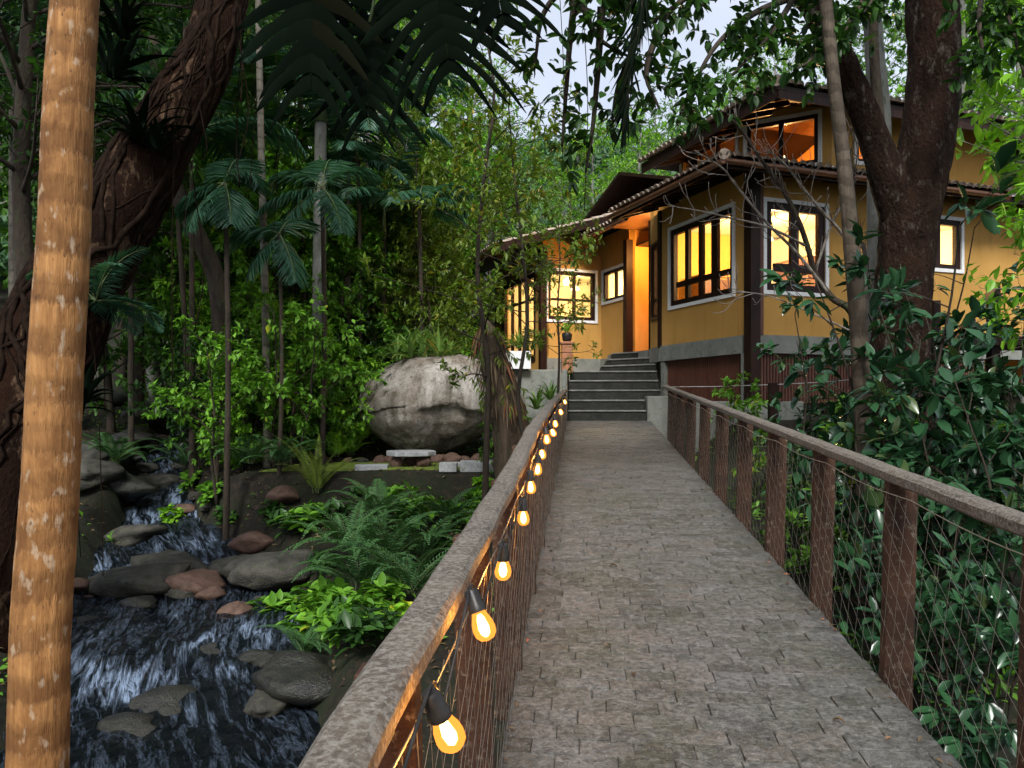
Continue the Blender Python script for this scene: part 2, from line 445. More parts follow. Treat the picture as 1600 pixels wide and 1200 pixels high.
def mat_oldwood(name, c1, c2, lich, amt=0.62, scale=22, rough=0.85):
    t = NT(name); geo = t.node('ShaderNodeNewGeometry'); v = geo.outputs['Position']
    n1 = t.noise(v, 7, 5, 0.65); n2 = t.noise(v, scale, 5, 0.65, 0.4); n3 = t.noise(v, 90, 4, 0.7)
    col = t.mix(t.ramp(n1, [(0.35, 0), (0.65, 1)]), c1, c2)
    col = t.mix(t.ramp(n2, [(amt - 0.16, 0), (amt + 0.04, 0.8)]), col, lich)
    col = t.mix(0.6, col, t.ramp(n3, [(0.3, 0.4), (0.7, 1.0)]), 'MULTIPLY')
    ad = t.node('ShaderNodeMath', _operation='ADD'); t.ln(n2, ad.inputs[0]); t.ln(n3, ad.inputs[1])
    return t.done(t.pbr(col, rough, t.bump(ad.outputs[0], 0.5, 0.006), 0.3))
M['rail'] = mat_oldwood('weathered_handrail', (0.058, 0.044, 0.033), (0.125, 0.10, 0.077), (0.26, 0.24, 0.205), 0.58, 85)
M['post'] = mat_oldwood('stained_post', (0.030, 0.013, 0.007), (0.066, 0.029, 0.014), (0.25, 0.20, 0.14), 0.71, 42)
M['wire'] = NT('wire'); M['wire'] = M['wire'].done(M['wire'].pbr((0.30, 0.27, 0.22), 0.4, None, 0.5, 0.6))
M['cord'] = mat_mottled('black_cord', (0.01, 0.01, 0.01), (0.03, 0.028, 0.025), None, 20, 0.5, 0.1)
M['socket'] = mat_mottled('socket', (0.012, 0.011, 0.010), (0.03, 0.027, 0.024), None, 20, 0.4, 0.1)

def mat_emit(name, col, st):
    t = NT(name); e = t.node('ShaderNodeEmission'); e.inputs['Color'].default_value = (*col, 1); e.inputs['Strength'].default_value = st
    return t.done(e.outputs[0])
M['filament'] = mat_emit('filament', (1.0, 0.72, 0.32), 16.0)
def mat_bulbglass():
    t = NT('amber_bulb_glass')
    tr = t.node('ShaderNodeBsdfTransparent'); tr.inputs['Color'].default_value = (1.0, 0.78, 0.42, 1)
    e = t.node('ShaderNodeEmission'); e.inputs['Color'].default_value = (1.0, 0.34, 0.05, 1); e.inputs['Strength'].default_value = 1.3
    mx = t.node('ShaderNodeMixShader'); mx.inputs[0].default_value = 0.5
    t.ln(tr.outputs[0], mx.inputs[1]); t.ln(e.outputs[0], mx.inputs[2])
    return t.done(mx.outputs[0])
M['bulb'] = mat_bulbglass()
def mat_glass():
    t = NT('window_glass')
    tr = t.node('ShaderNodeBsdfTransparent'); tr.inputs['Color'].default_value = (0.94, 0.95, 0.93, 1)
    g = t.node('ShaderNodeBsdfGlossy'); g.inputs['Roughness'].default_value = 0.02
    fr = t.node('ShaderNodeFresnel')
    ge = t.node('ShaderNodeNewGeometry'); io = t.node('ShaderNodeMath', _operation='MULTIPLY_ADD')
    t.ln(ge.outputs['Backfacing'], io.inputs[0]); io.inputs[1].default_value = 1/1.45 - 1.45; io.inputs[2].default_value = 1.45
    t.ln(io.outputs[0], fr.inputs['IOR'])
    mx = t.node('ShaderNodeMixShader'); t.ln(fr.outputs[0], mx.inputs[0])
    t.ln(tr.outputs[0], mx.inputs[1]); t.ln(g.outputs[0], mx.inputs[2])
    return t.done(mx.outputs[0])
M['glass'] = mat_glass()

def mat_plaster(name, c, c2):
    t = NT(name); v = t.coords()
    n1 = t.noise(v, 1.2, 5, 0.6); n2 = t.noise(v, 120, 3, 0.6); n3 = t.noise(t.coords((1, 1, 0.15)), 5, 5, 0.6)
    col = t.mix(t.ramp(n1, [(0.35, 0), (0.65, 1)]), c, c2)
    col = t.mix(t.ramp(n3, [(0.54, 0), (0.74, 0.42)]), col, tuple(x * 0.5 for x in c))
    return t.done(t.pbr(col, 0.85, t.bump(n2, 0.25, 0.004), 0.25))
M['plaster'] = mat_plaster('ochre_plaster', (0.41, 0.222, 0.052), (0.47, 0.26, 0.068))
M['plaster_in'] = mat_plaster('cream_plaster', (0.80, 0.68, 0.45), (0.84, 0.72, 0.50))
M['plaster_orange'] = mat_plaster('orange_plaster', (0.66, 0.30, 0.06), (0.70, 0.34, 0.08))
M['white'] = mat_mottled('white_trim', (0.80, 0.80, 0.78), (0.86, 0.86, 0.84), None, 5, 0.6, 0.1, 0.003)
M['wood'] = mat_mottled('dark_brown_wood', (0.013, 0.0055, 0.0035), (0.030, 0.012, 0.007), None, 6, 0.5, 0.3, 0.004, (1, 1, 0.15), 0.18)
M['wood_red'] = mat_mottled('red_brown_wood', (0.085, 0.030, 0.018), (0.13, 0.05, 0.03), None, 6, 0.55, 0.3, 0.004, (1, 1, 0.15), 0.4)
M['wood_in'] = mat_mottled('interior_wood', (0.24, 0.10, 0.035), (0.34, 0.16, 0.06), None, 6, 0.5, 0.2, 0.004, (1, 1, 0.2), 0.4)
M['concrete'] = mat_mottled('concrete', (0.17, 0.18, 0.155), (0.25, 0.255, 0.225), (0.12, 0.13, 0.09), 3, 0.85, 0.4, 0.01)
M['step'] = mat_mottled('step_stone', (0.012, 0.013, 0.010), (0.030, 0.031, 0.024), (0.05, 0.05, 0.042), 5, 0.8, 0.6, 0.015)
M['nosing'] = mat_mottled('step_nosing', (0.13, 0.13, 0.115), (0.24, 0.235, 0.215), None, 7, 0.8, 0.4, 0.008)
M['tile'] = mat_mottled('roof_tile', (0.34, 0.25, 0.18), (0.56, 0.47, 0.38), (0.20, 0.19, 0.14), 5, 0.85, 0.5, 0.01)
M['gutter'] = mat_mottled('gutter_metal', (0.15, 0.065, 0.035), (0.22, 0.10, 0.055), None, 6, 0.35, 0.1, 0.003, spec=0.6)
M['gutter_pale'] = mat_mottled('gutter_pale', (0.5, 0.5, 0.48), (0.62, 0.62, 0.60), None, 6, 0.4, 0.1, 0.003)
M['terracotta'] = mat_mottled('terracotta', (0.30, 0.12, 0.06), (0.42, 0.19, 0.10), None, 8, 0.8, 0.3, 0.01)
M['lamp_shade'] = mat_emit('lamp_shade_glow', (1.0, 0.80, 0.45), 3.0)

# ------------------------------------------------------------------ terrain, stream
BA = math.atan(109.0 / FPX)             # the bridge's heading
SL = (HOR - 538.0) / FPX                # and its slope
STREAM = np.array([(1.6, -3.0), (-0.4, 1.0), (-1.7, 3.5), (-2.3, 5.0), (-2.9, 6.6), (-3.5, 8.2), (-4.3, 9.8), (-5.3, 11.6), (-6.3, 13.8), (-7.6, 17.5), (-9.5, 24.0), (-12, 34.0)])
STREAM_Z = np.array([-2.75, -2.7, -2.62, -2.5, -2.36, -2.2, -2.02, -1.68, -1.3, -0.75, 0.2, 1.9])
STREAM_W = np.array([1.3, 1.2, 1.0, 0.95, 1.05, 1.1, 0.9, 0.5, 0.38, 0.3, 0.3, 0.3])
SP = curve(STREAM, 10); SZ = np.interp(np.linspace(0, 1, len(SP)), np.linspace(0, 1, len(STREAM_Z)), STREAM_Z)
SW = np.interp(np.linspace(0, 1, len(SP)), np.linspace(0, 1, len(STREAM_W)), STREAM_W)

def gz(x, y):
    x = np.asarray(x, float); y = np.asarray(y, float)
    lf = np.interp(y, [-10, 3, 5, 6.6, 8, 9.5, 10.9, 11.25, 13.2, 15, 20, 25, 40, 60, 95], [-2.35, -2.3, -2.15, -2.0, -1.85, -1.6, -1.35, -1.05, -1.0, -.75, .0, .6, 3.0, 8, 19])
    rt = np.interp(y, [-10, 2, 5, 8, 10, 12, 14.2, 16, 20, 30, 50, 95], [-2.4, -2.3, -1.95, -1.35, -.9, -.75, -.62, .1, .5, 1.8, 6, 21])
    w = smooth(0.2, 1.8, x)
    z = lf * (1 - w) + rt * w
    z = z + 0.5 * smooth(2.6, 3.6, x) * smooth(10.2, 12, y) * (1 - smooth(14, 16, y))
    z = z + smooth(-5.5, -14, x) * np.interp(y, [0, 12, 30], [1.2, 0.8, 0.3])
    flat = smooth(-4.6, -3.8, x) * (1 - smooth(0.4, 1.0, x)) * smooth(10.9, 11.3, y) * (1 - smooth(13.2, 14, y))
    z = z * (1 - flat) - 1.0 * flat
    nz = fbm(x * 0.7 + 40, y * 0.7 + 40, 4) * 0.5 + fbm(x * 2.6, y * 2.6, 3) * 0.16
    z = z + nz * (1 - 0.9 * flat) * (1 - 0.8 * smooth(2.6, 3.2, x) * smooth(10, 12, y))
    # hills behind
    d = np.hypot(x * 0.6, y)
    z = z + smooth(42, 95, d) * (6 + 10 * fbm(x * 0.03 + 9, y * 0.03 + 3, 3))
    # the bridge spans clear air
    bs = x * math.sin(BA) + y * math.cos(BA); bo = x * math.cos(BA) - y * math.sin(BA)
    kb = smooth(-.75, -.4, bo) * (1 - smooth(1.4, 1.75, bo)) * (1 - smooth(14.3, 14.5, bs))
    z = z * (1 - kb) + np.minimum(z, -1.42 + SL * bs - .42) * kb
    # carve the stream
    shp = x.shape; xf = x.ravel(); yf = y.ravel(); zf = z.ravel().copy()
    near = np.where((yf < 36) & (xf < 4) & (xf > -16))[0]
    for c in np.array_split(near, max(1, len(near) // 20000)):
        if len(c) == 0: continue
        dd = np.hypot(xf[c][:, None] - SP[None, :, 0], yf[c][:, None] - SP[None, :, 1])
        i = dd.argmin(1); dm = dd[np.arange(len(c)), i]
        k = 1 - smooth(0.75, 1.5, dm / SW[i])
        zf[c] = zf[c] * (1 - k) + np.minimum(zf[c], SZ[i] - 0.28) * k
    return zf.reshape(shp)

def G(x, y): return float(gz(np.array([x]), np.array([y]))[0])
def at_px(px, d):
    x = (px - 800.0) / FPX * d
    return Vector((x, d, G(x, d)))

def grid_mesh(name, X, Y, Z, mat, smooth_=True):
    ny, nx = X.shape
    V = np.stack([X, Y, Z], -1).reshape(-1, 3)
    i = np.arange(ny * nx).reshape(ny, nx)
    a, b, c, d = i[:-1, :-1].ravel(), i[:-1, 1:].ravel(), i[1:, 1:].ravel(), i[1:, :-1].ravel()
    F = np.concatenate([np.stack([a, b, c], 1), np.stack([a, c, d], 1)])
    return tri_mesh(name, V, F, mat, None, smooth_)
xs = np.concatenate([np.arange(-90, -16, 2.5), np.arange(-16, 9, 0.13), np.arange(9, 92, 2.5)])
ys = np.concatenate([np.arange(-12, 1, 1.0), np.arange(1, 22, 0.13), np.arange(22, 40, 0.7), np.arange(40, 125, 3.0)])
gx, gy = np.meshgrid(xs, ys)
tag(mobj('ground', grid_mesh('ground', gx, gy, gz(gx, gy), M['ground'])), 'leaf littered forest floor sloping down to the stream', kind='structure')

# water: a rippled ribbon following the channel
def build_water():
    L = np.concatenate([[0], np.cumsum(np.hypot(*np.diff(SP, axis=0).T))])
    s = np.arange(0, L[-1], 0.05); u = np.linspace(-1.25, 1.25, 56)
    cx = np.interp(s, L, SP[:, 0]); cy = np.interp(s, L, SP[:, 1]); w = np.interp(s, L, SW); z0 = np.interp(s, L, SZ)
    tx = np.gradient(cx, s); ty = np.gradient(cy, s)
    S, U = np.meshgrid(s, u, indexing='ij')
    X = cx[:, None] + ty[:, None] * U * w[:, None]; Y = cy[:, None] - tx[:, None] * U * w[:, None]
    # little cascades: the bed steps down
    stp = 0.10 * np.sin(S * 2.3 + 2.2 * fbm(U * 1.5 + 3, S * 0.4) * 4)
    rip = 0.10 * fbm(X * 3.5, Y * 3.5 + 4, 4) + 0.05 * fbm(X * 9, Y * 9, 3)
    Z = z0[:, None] + stp * 0.45 + rip
    me = grid_mesh('stream', X, Y, Z, M['water'])
    foam = np.clip(np.gradient(stp, axis=0) / 0.05 * 2.2, 0, 1) * (0.4 + 1.2 * vnoise(U * 3 + 7, S * 0.8))
    fl_ = np.stack([S*.42, U*w[:, None]*2.3 + .25*np.sin(S*1.3), 0*S], -1).astype(np.float32); a = me.attributes.new('flow', 'FLOAT_VECTOR', 'POINT'); a.data.foreach_set('vector', fl_.ravel())
    a = me.attributes.new('foam', 'FLOAT', 'POINT'); a.data.foreach_set('value', foam.astype(np.float32).ravel())
    tag(mobj('stream', me), 'dark blue stream rushing over rocks below the bridge', kind='structure')
build_water()

# ------------------------------------------------------------------ footbridge
BA = math.atan(109.0 / FPX)
BD = Vector((math.sin(BA), math.cos(BA), 0)); BN = Vector((math.cos(BA), -math.sin(BA), 0))
SL = (HOR - 538.0) / FPX
def B(s, o, h=0.0):
    """bridge place: s metres along, o to the right, h above the deck"""
    p = BD * s + BN * o; p.z = -1.42 + SL * s + h
    return p
OL, OR, SE = -0.285, 1.262, 14.3

def build_deck():
    mb = MB()
    vs = [B(-2, OL), B(-2, OR), B(SE, OR), B(SE, OL)]
    mb.prism([v + Vector((0, 0, -0.16)) for v in vs], (0, 0, 0.148))
    deck = mb.build('bridge_deck', M['mortar'])
    tag(deck, 'narrow stone paved footbridge deck leading to the steps', kind='structure')
    # girders are parts of the deck
    for o in (OL + 0.05, OR - 0.05):
        MB().bar(B(-2, o, -0.28), B(SE - .3, o, -0.28), 0.12, 0.22).build('girder', M['concrete'], deck)
    rng = np.random.default_rng(11)
    base = MB()
    rows = []
    s = 1.2; ri = 0
    while s < SE - 0.02:
        dep = min(rng.uniform(0.084, 0.112), SE - s)
        o = OL + 0.004; first = True
        while o < OR - 0.02:
            wd = rng.uniform(0.16, 0.25)
            if first: wd *= (0.5 if ri % 2 else 1.0) * rng.uniform(0.8, 1.15); first = False
            if OR - (o + wd) < 0.07: wd = OR - o + rng.uniform(-0.008, 0.004)
            rows.append((s, o, dep, wd)); o += wd
        s += dep; ri += 1
    bank = []
    def tilebox(s0, o0, dep, wd, mb):
        g = 0.0007 + rng.uniform(0, 0.0015)
        a, b, c, d = s0 + g, s0 + dep - g, o0 + g, o0 + wd - g
        h = rng.uniform(-0.003, 0.004); j = lambda: rng.uniform(-0.0026, 0.0026)
        top = [B(a + j(), c + j(), h + j()), B(a + j(), d + j(), h + j()), B(b + j(), d + j(), h + j()), B(b + j(), c + j(), h + j())]
        mid = sum(top, Vector()) / 4
        bot = [B(a, c, -0.02), B(a, d, -0.02), B(b, d, -0.02), B(b, c, -0.02)]
        ins = [t + (mid - t) * 0.035 for t in top]
        rim = [t - Vector((0, 0, 0.003)) for t in top]
        mb.add(bot + rim + ins, [(4,5,9,8),(5,6,10,9),(6,7,11,10),(7,4,8,11),(8,9,10,11),(0,1,5,4),(1,2,6,5),(2,3,7,6),(3,0,4,7)])
    rest = MB(); rest_t = []
    k = 0
    for (s0, o0, dep, wd) in rows:
        tn = rng.random()
        if s0 > 2.1 and k < 298:
            m = MB(); tilebox(s0, o0, dep, wd, m); me = m.mesh('paver', M['paver'])
            a = me.attributes.new('tint', 'FLOAT', 'FACE'); a.data.foreach_set('value', np.full(len(m.f), tn, np.float32))
            mobj('paver', me, deck); k += 1
        else:
            n0 = len(rest.f); tilebox(s0, o0, dep, wd, rest); rest_t += [tn] * (len(rest.f) - n0)
    me = rest.mesh('pavers_beyond', M['paver'])
    a = me.attributes.new('tint', 'FLOAT', 'FACE'); a.data.foreach_set('value', np.array(rest_t, np.float32))
    tag(mobj('pavers_beyond', me, deck), kind='stuff')
    return deck
deck = build_deck()

LRAIL = [(-1.5, .49), (0.0, .495), (1.0, .505), (2.0, .53), (3.4, .545), (4.9, .515), (7.5, .57), (11, .70), (14.0, .82)]
RRAIL = [(-1.5, .46), (2.3, .515), (12.2, .65)]
def rail_h(tab, s): return 1.42 - float(np.interp(s, [a for a, b in tab], [b for a, b in tab]))

def build_railing(tab, o, s_end, posts, joints, side, label):
    root = empty('bridge_railing', B(0, o, 0))
    off = -B(0, o, 0)
    tag(root, label, 'railing')
    rng = np.random.default_rng(5 + side)
    # handrail planks, butted at the joints, edges rounded by a profile
    prof = [(-.043, -.018), (-.034, -.028), (.034, -.028), (.043, -.018), (.043, .012), (.030, .024), (-.030, .024), (-.043, .012)]
    js = [-1.5] + joints + [s_end]
    for a, b in zip(js[:-1], js[1:]):
        ss = np.arange(a + .003, b - .003, 0.12).tolist() + [b - .003]
        mb = MB(); vs = []
        for s in ss:
            w = 0.0025 * math.sin(s * 9) 
            for (q, r) in prof:
                vs.append(B(s, o + q + w + rng.uniform(-.0012, .0012), rail_h(tab, s) - .024 + r + rng.uniform(-.0012, .0012)) + off)
        n = len(prof); m = len(ss)
        fs = [(i*n+k, i*n+(k+1) % n, (i+1)*n+(k+1) % n, (i+1)*n+k) for i in range(m-1) for k in range(n)]
        fs += [tuple(range(n))[::-1], tuple((m-1)*n + k for k in range(n))]
        mb.add(vs, fs)
        mb.build('handrail', M['rail'], root)
    for s in posts:
        top = rail_h(tab, s) - .053
        oo = o + side * 0.022
        wx = 0.058 + rng.uniform(-.004, .004)
        mb = MB(); vs = []
        flare = 0.022
        for h, k in ((-0.22, 1.0), (0.25, .98), (top * .6, 1.0), (top, .97)):
            for i, j in ((-1, -1), (1, -1), (1, 1), (-1, 1)):
                vs.append(B(s + j * wx * .55 * k, oo + i * wx * k + side * flare * (h / .9 - .5), h) + off)
        fs = [(q*4+k, q*4+(k+1) % 4, (q+1)*4+(k+1) % 4, (q+1)*4+k) for q in range(3) for k in range(4)] + [(3,2,1,0), (12,13,14,15)]
        mb.add(vs, fs); mb.build('post', M['post'], root, bevel=0.006)
    # wire net: two families of slanting wires with little sag, inside of the posts
    wires = MB(); oi = o - side * 0.045
    def wire(p0, p1, r):
        d = (p1 - p0); n = max(2, int(d.length / 0.25))
        pts = []
        for i in range(n + 1):
            t = i / n
            jit = 0.004 if 0 < i < n else 0
            pts.append(p0.lerp(p1, t) + Vector((rng.uniform(-jit, jit), rng.uniform(-jit, jit), rng.uniform(-jit, jit))) + off)
        wires.tube(pts, r, 3, cap=False)
    s = 0.3
    while s < s_end - .05:
        h = rail_h(tab, s) - .085
        ds = 0.20
        wire(B(s, oi, h), B(min(s + ds, s_end), oi, -.03), 0.0009); s += 0.10
    s = 0.2
    while s < s_end - .3:
        ds = 1.25; e = min(s + ds, s_end)
        f = (e - s) / ds; h = rail_h(tab, s) - .085
        h1 = rail_h(tab, e) - .085
        wire(B(s, oi, 0.0), B(e, oi, h1 * f), 0.0007); s += 0.16
    s = -.5
    top = [B(q, oi, rail_h(tab, q) - .082 - .018 * abs(math.sin(q * math.pi / 1.02))) + off for q in np.arange(-.5, s_end, .17)]
    wires.tube(top, 0.0022, 4, cap=False)
    tag(wires.build('wire_net', M['wire'], root), kind='stuff')
    return root
build_railing(LRAIL, -0.307, 14.0, [0.3 + 1.02*k for k in range(14)], [0.62 + .45, 3.35, 6.4, 9.6], -1, 'left bridge railing with weathered handrail hung with glowing bulbs')
build_railing(RRAIL, 1.30, 12.2, [2.33 - 1.02 + 1.02*k for k in range(11)], [4.3, 8.4], 1, 'right bridge railing with brown posts and bare wire net')

# string lights
def build_lights():
    bulbs = [(0.55, .57), (1.13, .58), (1.54, .557), (2.1, .61), (2.97, .66), (3.43, .626), (4.0, .64), (4.26, .60), (4.75, .575), (5.35, .61), (6.3, .64), (7.6, .66), (9.6, .71)]
    oB = -0.225
    root = empty('string_lights', B(0, oB, .8)); off = -B(0, oB, .8)
    tag(root, 'string of amber light bulbs on black cord under the left handrail', 'string lights')
    prof_s = [(0.0, .012), (.006, .0155), (.03, .0165), (.034, .0185), (.046, .0185)]
    prof_b = [(.046, .0135), (.055, .0165), (.068, .0215), (.082, .0235), (.094, .0215), (.103, .014), (.106, .003)]
    prof_f = [(.052, .004), (.06, .008), (.08, .0115), (.092, .009), (.098, .003)]
    def lathe(prof, n=14):
        mb = MB(); vs = []; m = len(prof)
        for z, r in prof:
            for k in range(n): vs.append((r*math.cos(2*math.pi*k/n), r*math.sin(2*math.pi*k/n), -z))
        fs = [(i*n+k, (i+1)*n+k, (i+1)*n+(k+1) % n, i*n+(k+1) % n) for i in range(m-1) for k in range(n)]
        mb.add(vs, fs, True); mb.add(vs[:n], [tuple(range(n))]); mb.add(vs[-n:], [tuple(range(n))[::-1]])
        return mb
    ms, mbu, mf = lathe(prof_s).mesh('socket', M['socket']), lathe(prof_b).mesh('bulb', M['bulb']), lathe(prof_f, 8).mesh('filament', M['filament'])
    ld = bpy.data.lights.new('bulb_light', 'POINT'); ld.energy = 5.0; ld.color = (1.0, 0.52, 0.16); ld.shadow_soft_size = 0.02
    cpts = []
    rng = random.Random(4)
    for i, (s, h) in enumerate(bulbs):
        top = B(s, oB + rng.uniform(-.01, .01), 1.42 - h + .062) + off
        rot = (rng.uniform(-.35, .35), rng.uniform(-.45, .1), 0)
        if s == 1.13: rot = (.25, -.38, 0)
        so = mobj('socket', ms, root, top, rot)
        mobj('bulb', mbu, so); mobj('filament', mf, so)
        lo = bpy.data.objects.new('bulb_light', ld); lo.location = (0, 0, -.075); link(lo, so)
        cpts.append(top + Vector((0, 0, .004)))
        if i + 1 < len(bulbs):
            s2, h2 = bulbs[i + 1]
            m = (s + s2) / 2
            nxt = B(s2, oB, 1.42 - h2 + .062) + off
            up = B(m, oB - .03, rail_h(LRAIL, m) - .09) + off
            cpts.append(top.lerp(up, .55) + Vector((rng.uniform(-.01, .01), 0, -.02)))
            cpts.append(up); cpts.append(up + Vector((0.01, .03, -.03 - rng.uniform(0, .03))))
    MB().tube(curve(cpts, 6), 0.0032, 5).build('cord', M['cord'], root)
build_lights()

# dead twigs caught in the left net, fallen leaves on the deck
def build_fallen():
    rng = random.Random(9)
    spots = [(7.2, 1.0, 'M'), (6.3, .9, ''), (5.6, .95, ''), (8.4, .35, ''), (8.1, .5, ''), (6.9, .12, ''), (4.9, .2, ''), (5.4, .33, ''), (3.6, .12, ''), (2.95, .95, ''), (3.3, .22, ''), (10.5, .9, ''), (13.9, .85, '')]
    lab = ['pale fallen leaf on pavers near the right railing', 'curled yellow leaf on the pavers by the right posts', 'long pale leaf lying across the right half of the deck',
           'white petal on the middle of the bridge deck', 'small white petal near the middle of the deck', 'tiny brown leaf near the left net', 'brown curled leaf halfway along the left edge',
           'dry leaf on the left third of the deck', 'small dark leaf nearest the left net', 'reddish leaf near the bottom right of the deck', 'brown leaf scrap on the near left pavers', 'pale leaf scrap far along the deck', 'tan leaf at the foot of the steps']
    for (s, o, _), l in zip(spots, lab):
        L = rng.uniform(.03, .055); W = L * .45
        mb = MB(); n = 4; vs = []
        for i in range(n + 1):
            t = i / n; w = W * math.sin(math.pi * (t * .9 + .06)); z = .008 + .012 * math.sin(t * 3)
            vs += [(t*L - L/2, -w/2, z + .004), (t*L - L/2, 0, z - .003), (t*L - L/2, w/2, z + .004)]
        fs = []
        for i in range(n):
            for j in range(2): fs.append((i*3+j, (i+1)*3+j, (i+1)*3+j+1, i*3+j+1))
        mb.add(vs, fs)
        p = B(s, o, .004)
        ob = mb.build('fallen_leaf', M['twig'] if 'pale' in l or 'white' in l else M['leaf_dead'], None, p, (0, 0, rng.uniform(0, 6)))
        tag(ob, l, 'leaf')
build_fallen()
# ------------------------------------------------------------------ house (local axes: u along the front wall, v along the left wall, origin at the bay corner)
HR = R(20)
HC = Vector((3.91, 12.6, 0))
house = empty('house', HC, HR)
tag(house, 'ochre two storey house with dark eaves, tiled roofs and lit windows', 'house')
def hw(u, v, z):
    return Vector((HC.x + u*math.cos(HR) - v*math.sin(HR), HC.y + u*math.sin(HR) + v*math.cos(HR), z))
FZ = 1.13      # floor level
TH = 0.16      # wall thickness

def frame2(p0, p1):
    """wall from p0 to p1 (plan, local); returns point function (along, out, z): out is towards the outside (right-hand side of p0->p1)"""
    a = Vector((p0[0], p0[1], 0)); b = Vector((p1[0], p1[1], 0)); d = (b - a); L = d.length; d.normalize()
    n = Vector((d.y, -d.x, 0))
    return (lambda s, o, z: a + d * s + n * o + Vector((0, 0, z))), L

def obox(mb, fn, s0, s1, o0, o1, z0, z1):
    vs = [fn(s, o, z) for z in (z0, z1) for (s, o) in ((s0, o0), (s1, o0), (s1, o1), (s0, o1))]
    mb.add(vs, [(0,3,2,1),(4,5,6,7),(0,1,5,4),(1,2,6,5),(2,3,7,6),(3,0,4,7)])

def wall(p0, p1, z0, z1, holes=(), mat='plaster', name='wall', th=TH):
    fn, L = frame2(p0, p1); mb = MB()
    ss = sorted({0.0, L, *[h[0] for h in holes], *[h[1] for h in holes]})
    zs = sorted({z0, z1, *[h[2] for h in holes], *[h[3] for h in holes]})
    for a, b in zip(ss[:-1], ss[1:]):
        # merge vertical runs
        run = None
        for c, d in zip(zs[:-1], zs[1:]):
            hole = any(h[0] <= a + 1e-6 and h[1] >= b - 1e-6 and h[2] <= c + 1e-6 and h[3] >= d - 1e-6 for h in holes)
            if hole:
                if run: obox(mb, fn, a, b, 0, -th, run[0], run[1]); run = None
            else:
                run = [run[0], d] if run else [c, d]
        if run: obox(mb, fn, a, b, 0, -th, run[0], run[1])
    return mb.build(name, M[mat], house)

def window(p0, p1, s0, s1, z0, z1, cols, transom=None, fw=0.075, mw=0.07, surround=True, thick_cols=()):
    """white surround, dark frame, mullions and panes set in an opening"""
    fn, L = frame2(p0, p1)
    w = 0.065
    mb = MB()
    for (a, b, c, d) in ((s0 - w, s1 + w, z1, z1 + w), (s0 - w, s1 + w, z0 - w, z0), (s0 - w, s0, z0, z1), (s1, s1 + w, z0, z1)):
        obox(mb, fn, a, b, 0.028, -0.06, c, d)
    win = mb.build('window', M['white' if surround else 'wood'], house)
    mb = MB()
    for (a, b, c, d) in ((s0, s1, z1 - fw, z1), (s0, s1, z0, z0 + fw), (s0, s0 + fw, z0 + fw, z1 - fw), (s1 - fw, s1, z0 + fw, z1 - fw)):
        obox(mb, fn, a, b, -0.01, -0.10, c, d)
    mb.build('frame', M['wood'], win)
    xs_ = [s0 + fw + (s1 - s0 - 2*fw) * c for c in cols]
    for i, x in enumerate(xs_):
        m = mw * (1.5 if i in thick_cols else 1.0)
        mb = MB(); obox(mb, fn, x - m/2, x + m/2, -0.02, -0.09, z0 + fw, z1 - fw); mb.build('mullion', M['wood'], win)
    edges = [s0 + fw] + xs_ + [s1 - fw]
    rows = [z0 + fw, z1 - fw]
    if transom is not None:
        zt = z0 + (z1 - z0) * transom; rows = [z0 + fw, zt, z1 - fw]
        for i, (a, b) in enumerate(zip(edges[:-1], edges[1:])):
            mb = MB(); obox(mb, fn, a + mw*.5, b - mw*.5, -0.025, -0.085, zt - mw*.42, zt + mw*.42); mb.build('glazing_bar', M['wood'], win)
    for a, b in zip(edges[:-1], edges[1:]):
        for c, d in zip(rows[:-1], rows[1:]):
            mb = MB(); obox(mb, fn, a + .01, b - .01, -0.052, -0.056, c + .01, d - .01); mb.build('pane', M['glass'], win)
    return win

WT = 3.82      # wall top
# plan corners (local)
C0, P1, P2 = (0, 0), (0, 2.8), (.2, 3.55)
D1, K, Mm, N = (.775, 5.52), (.775, 6.956), (-.825, 6.956), (-.825, 10.6)
# bay left wall: from P1 to C0 the outside is to the left (-u): run P1 -> C0
zl, zh = 1.87, 3.34
wall(P1, C0, FZ, WT, [(.36, 2.34, zl, zh)])
window(P1, C0, .36, 2.34, zl, zh, [.24, .49, .73], .27, fw=.10, mw=.115, thick_cols=(2,))
# bay front wall, long, continues as the right wing
wall(C0, (9.2, 0), FZ, WT, [(.31, 1.53, zl, zh), (3.72, 4.66, 2.46, 3.36)])
window(C0, (9.2, 0), .31, 1.53, zl, zh, [.50], .27, fw=.12, mw=.16)
window(C0, (9.2, 0), 3.72, 4.66, 2.46, 3.36, [.42], None, fw=.09, mw=.12)
# narrow side wall of the bay with a slim window
wall(P2, P1, FZ, WT, [(.18, .62, 1.75, 3.2)])
window(P2, P1, .18, .62, 1.75, 3.2, [], .25, fw=.06, surround=False)
# entrance recess
wall((2.3, 3.55), P2, FZ, WT + .3, mat='plaster_orange')
wall((2.3, 5.52), (2.3, 3.55), FZ, WT + .3, mat='plaster_orange')
wall(D1, (2.3, 5.52), FZ, WT + .3, mat='plaster_orange')
# small window wall, left wing
wall(K, D1, FZ - .02, WT + .35, [(.10, 1.30, 2.53, 3.27)])
window(K, D1, .10, 1.30, 2.53, 3.27, [.5], None, fw=.07)
wall(Mm, K, FZ - .02, 3.98, [(.13, 1.42, 2.07, 3.27)])
MB().prism([(-.825, 6.956, 3.981), (.775, 6.956, 3.981), (.775, 6.956, 4.46)], (0, .15, 0)).build('gable', M['plaster'], house)
window(Mm, K, .13, 1.42, 2.07, 3.27, [.58], .42, fw=.085)
wall(N, Mm, FZ - .3, WT, [(.7, 3.1, FZ, 3.25)])
window(N, Mm, .7, 3.1, FZ, 3.25, [.25, .5, .75], .72, surround=False)
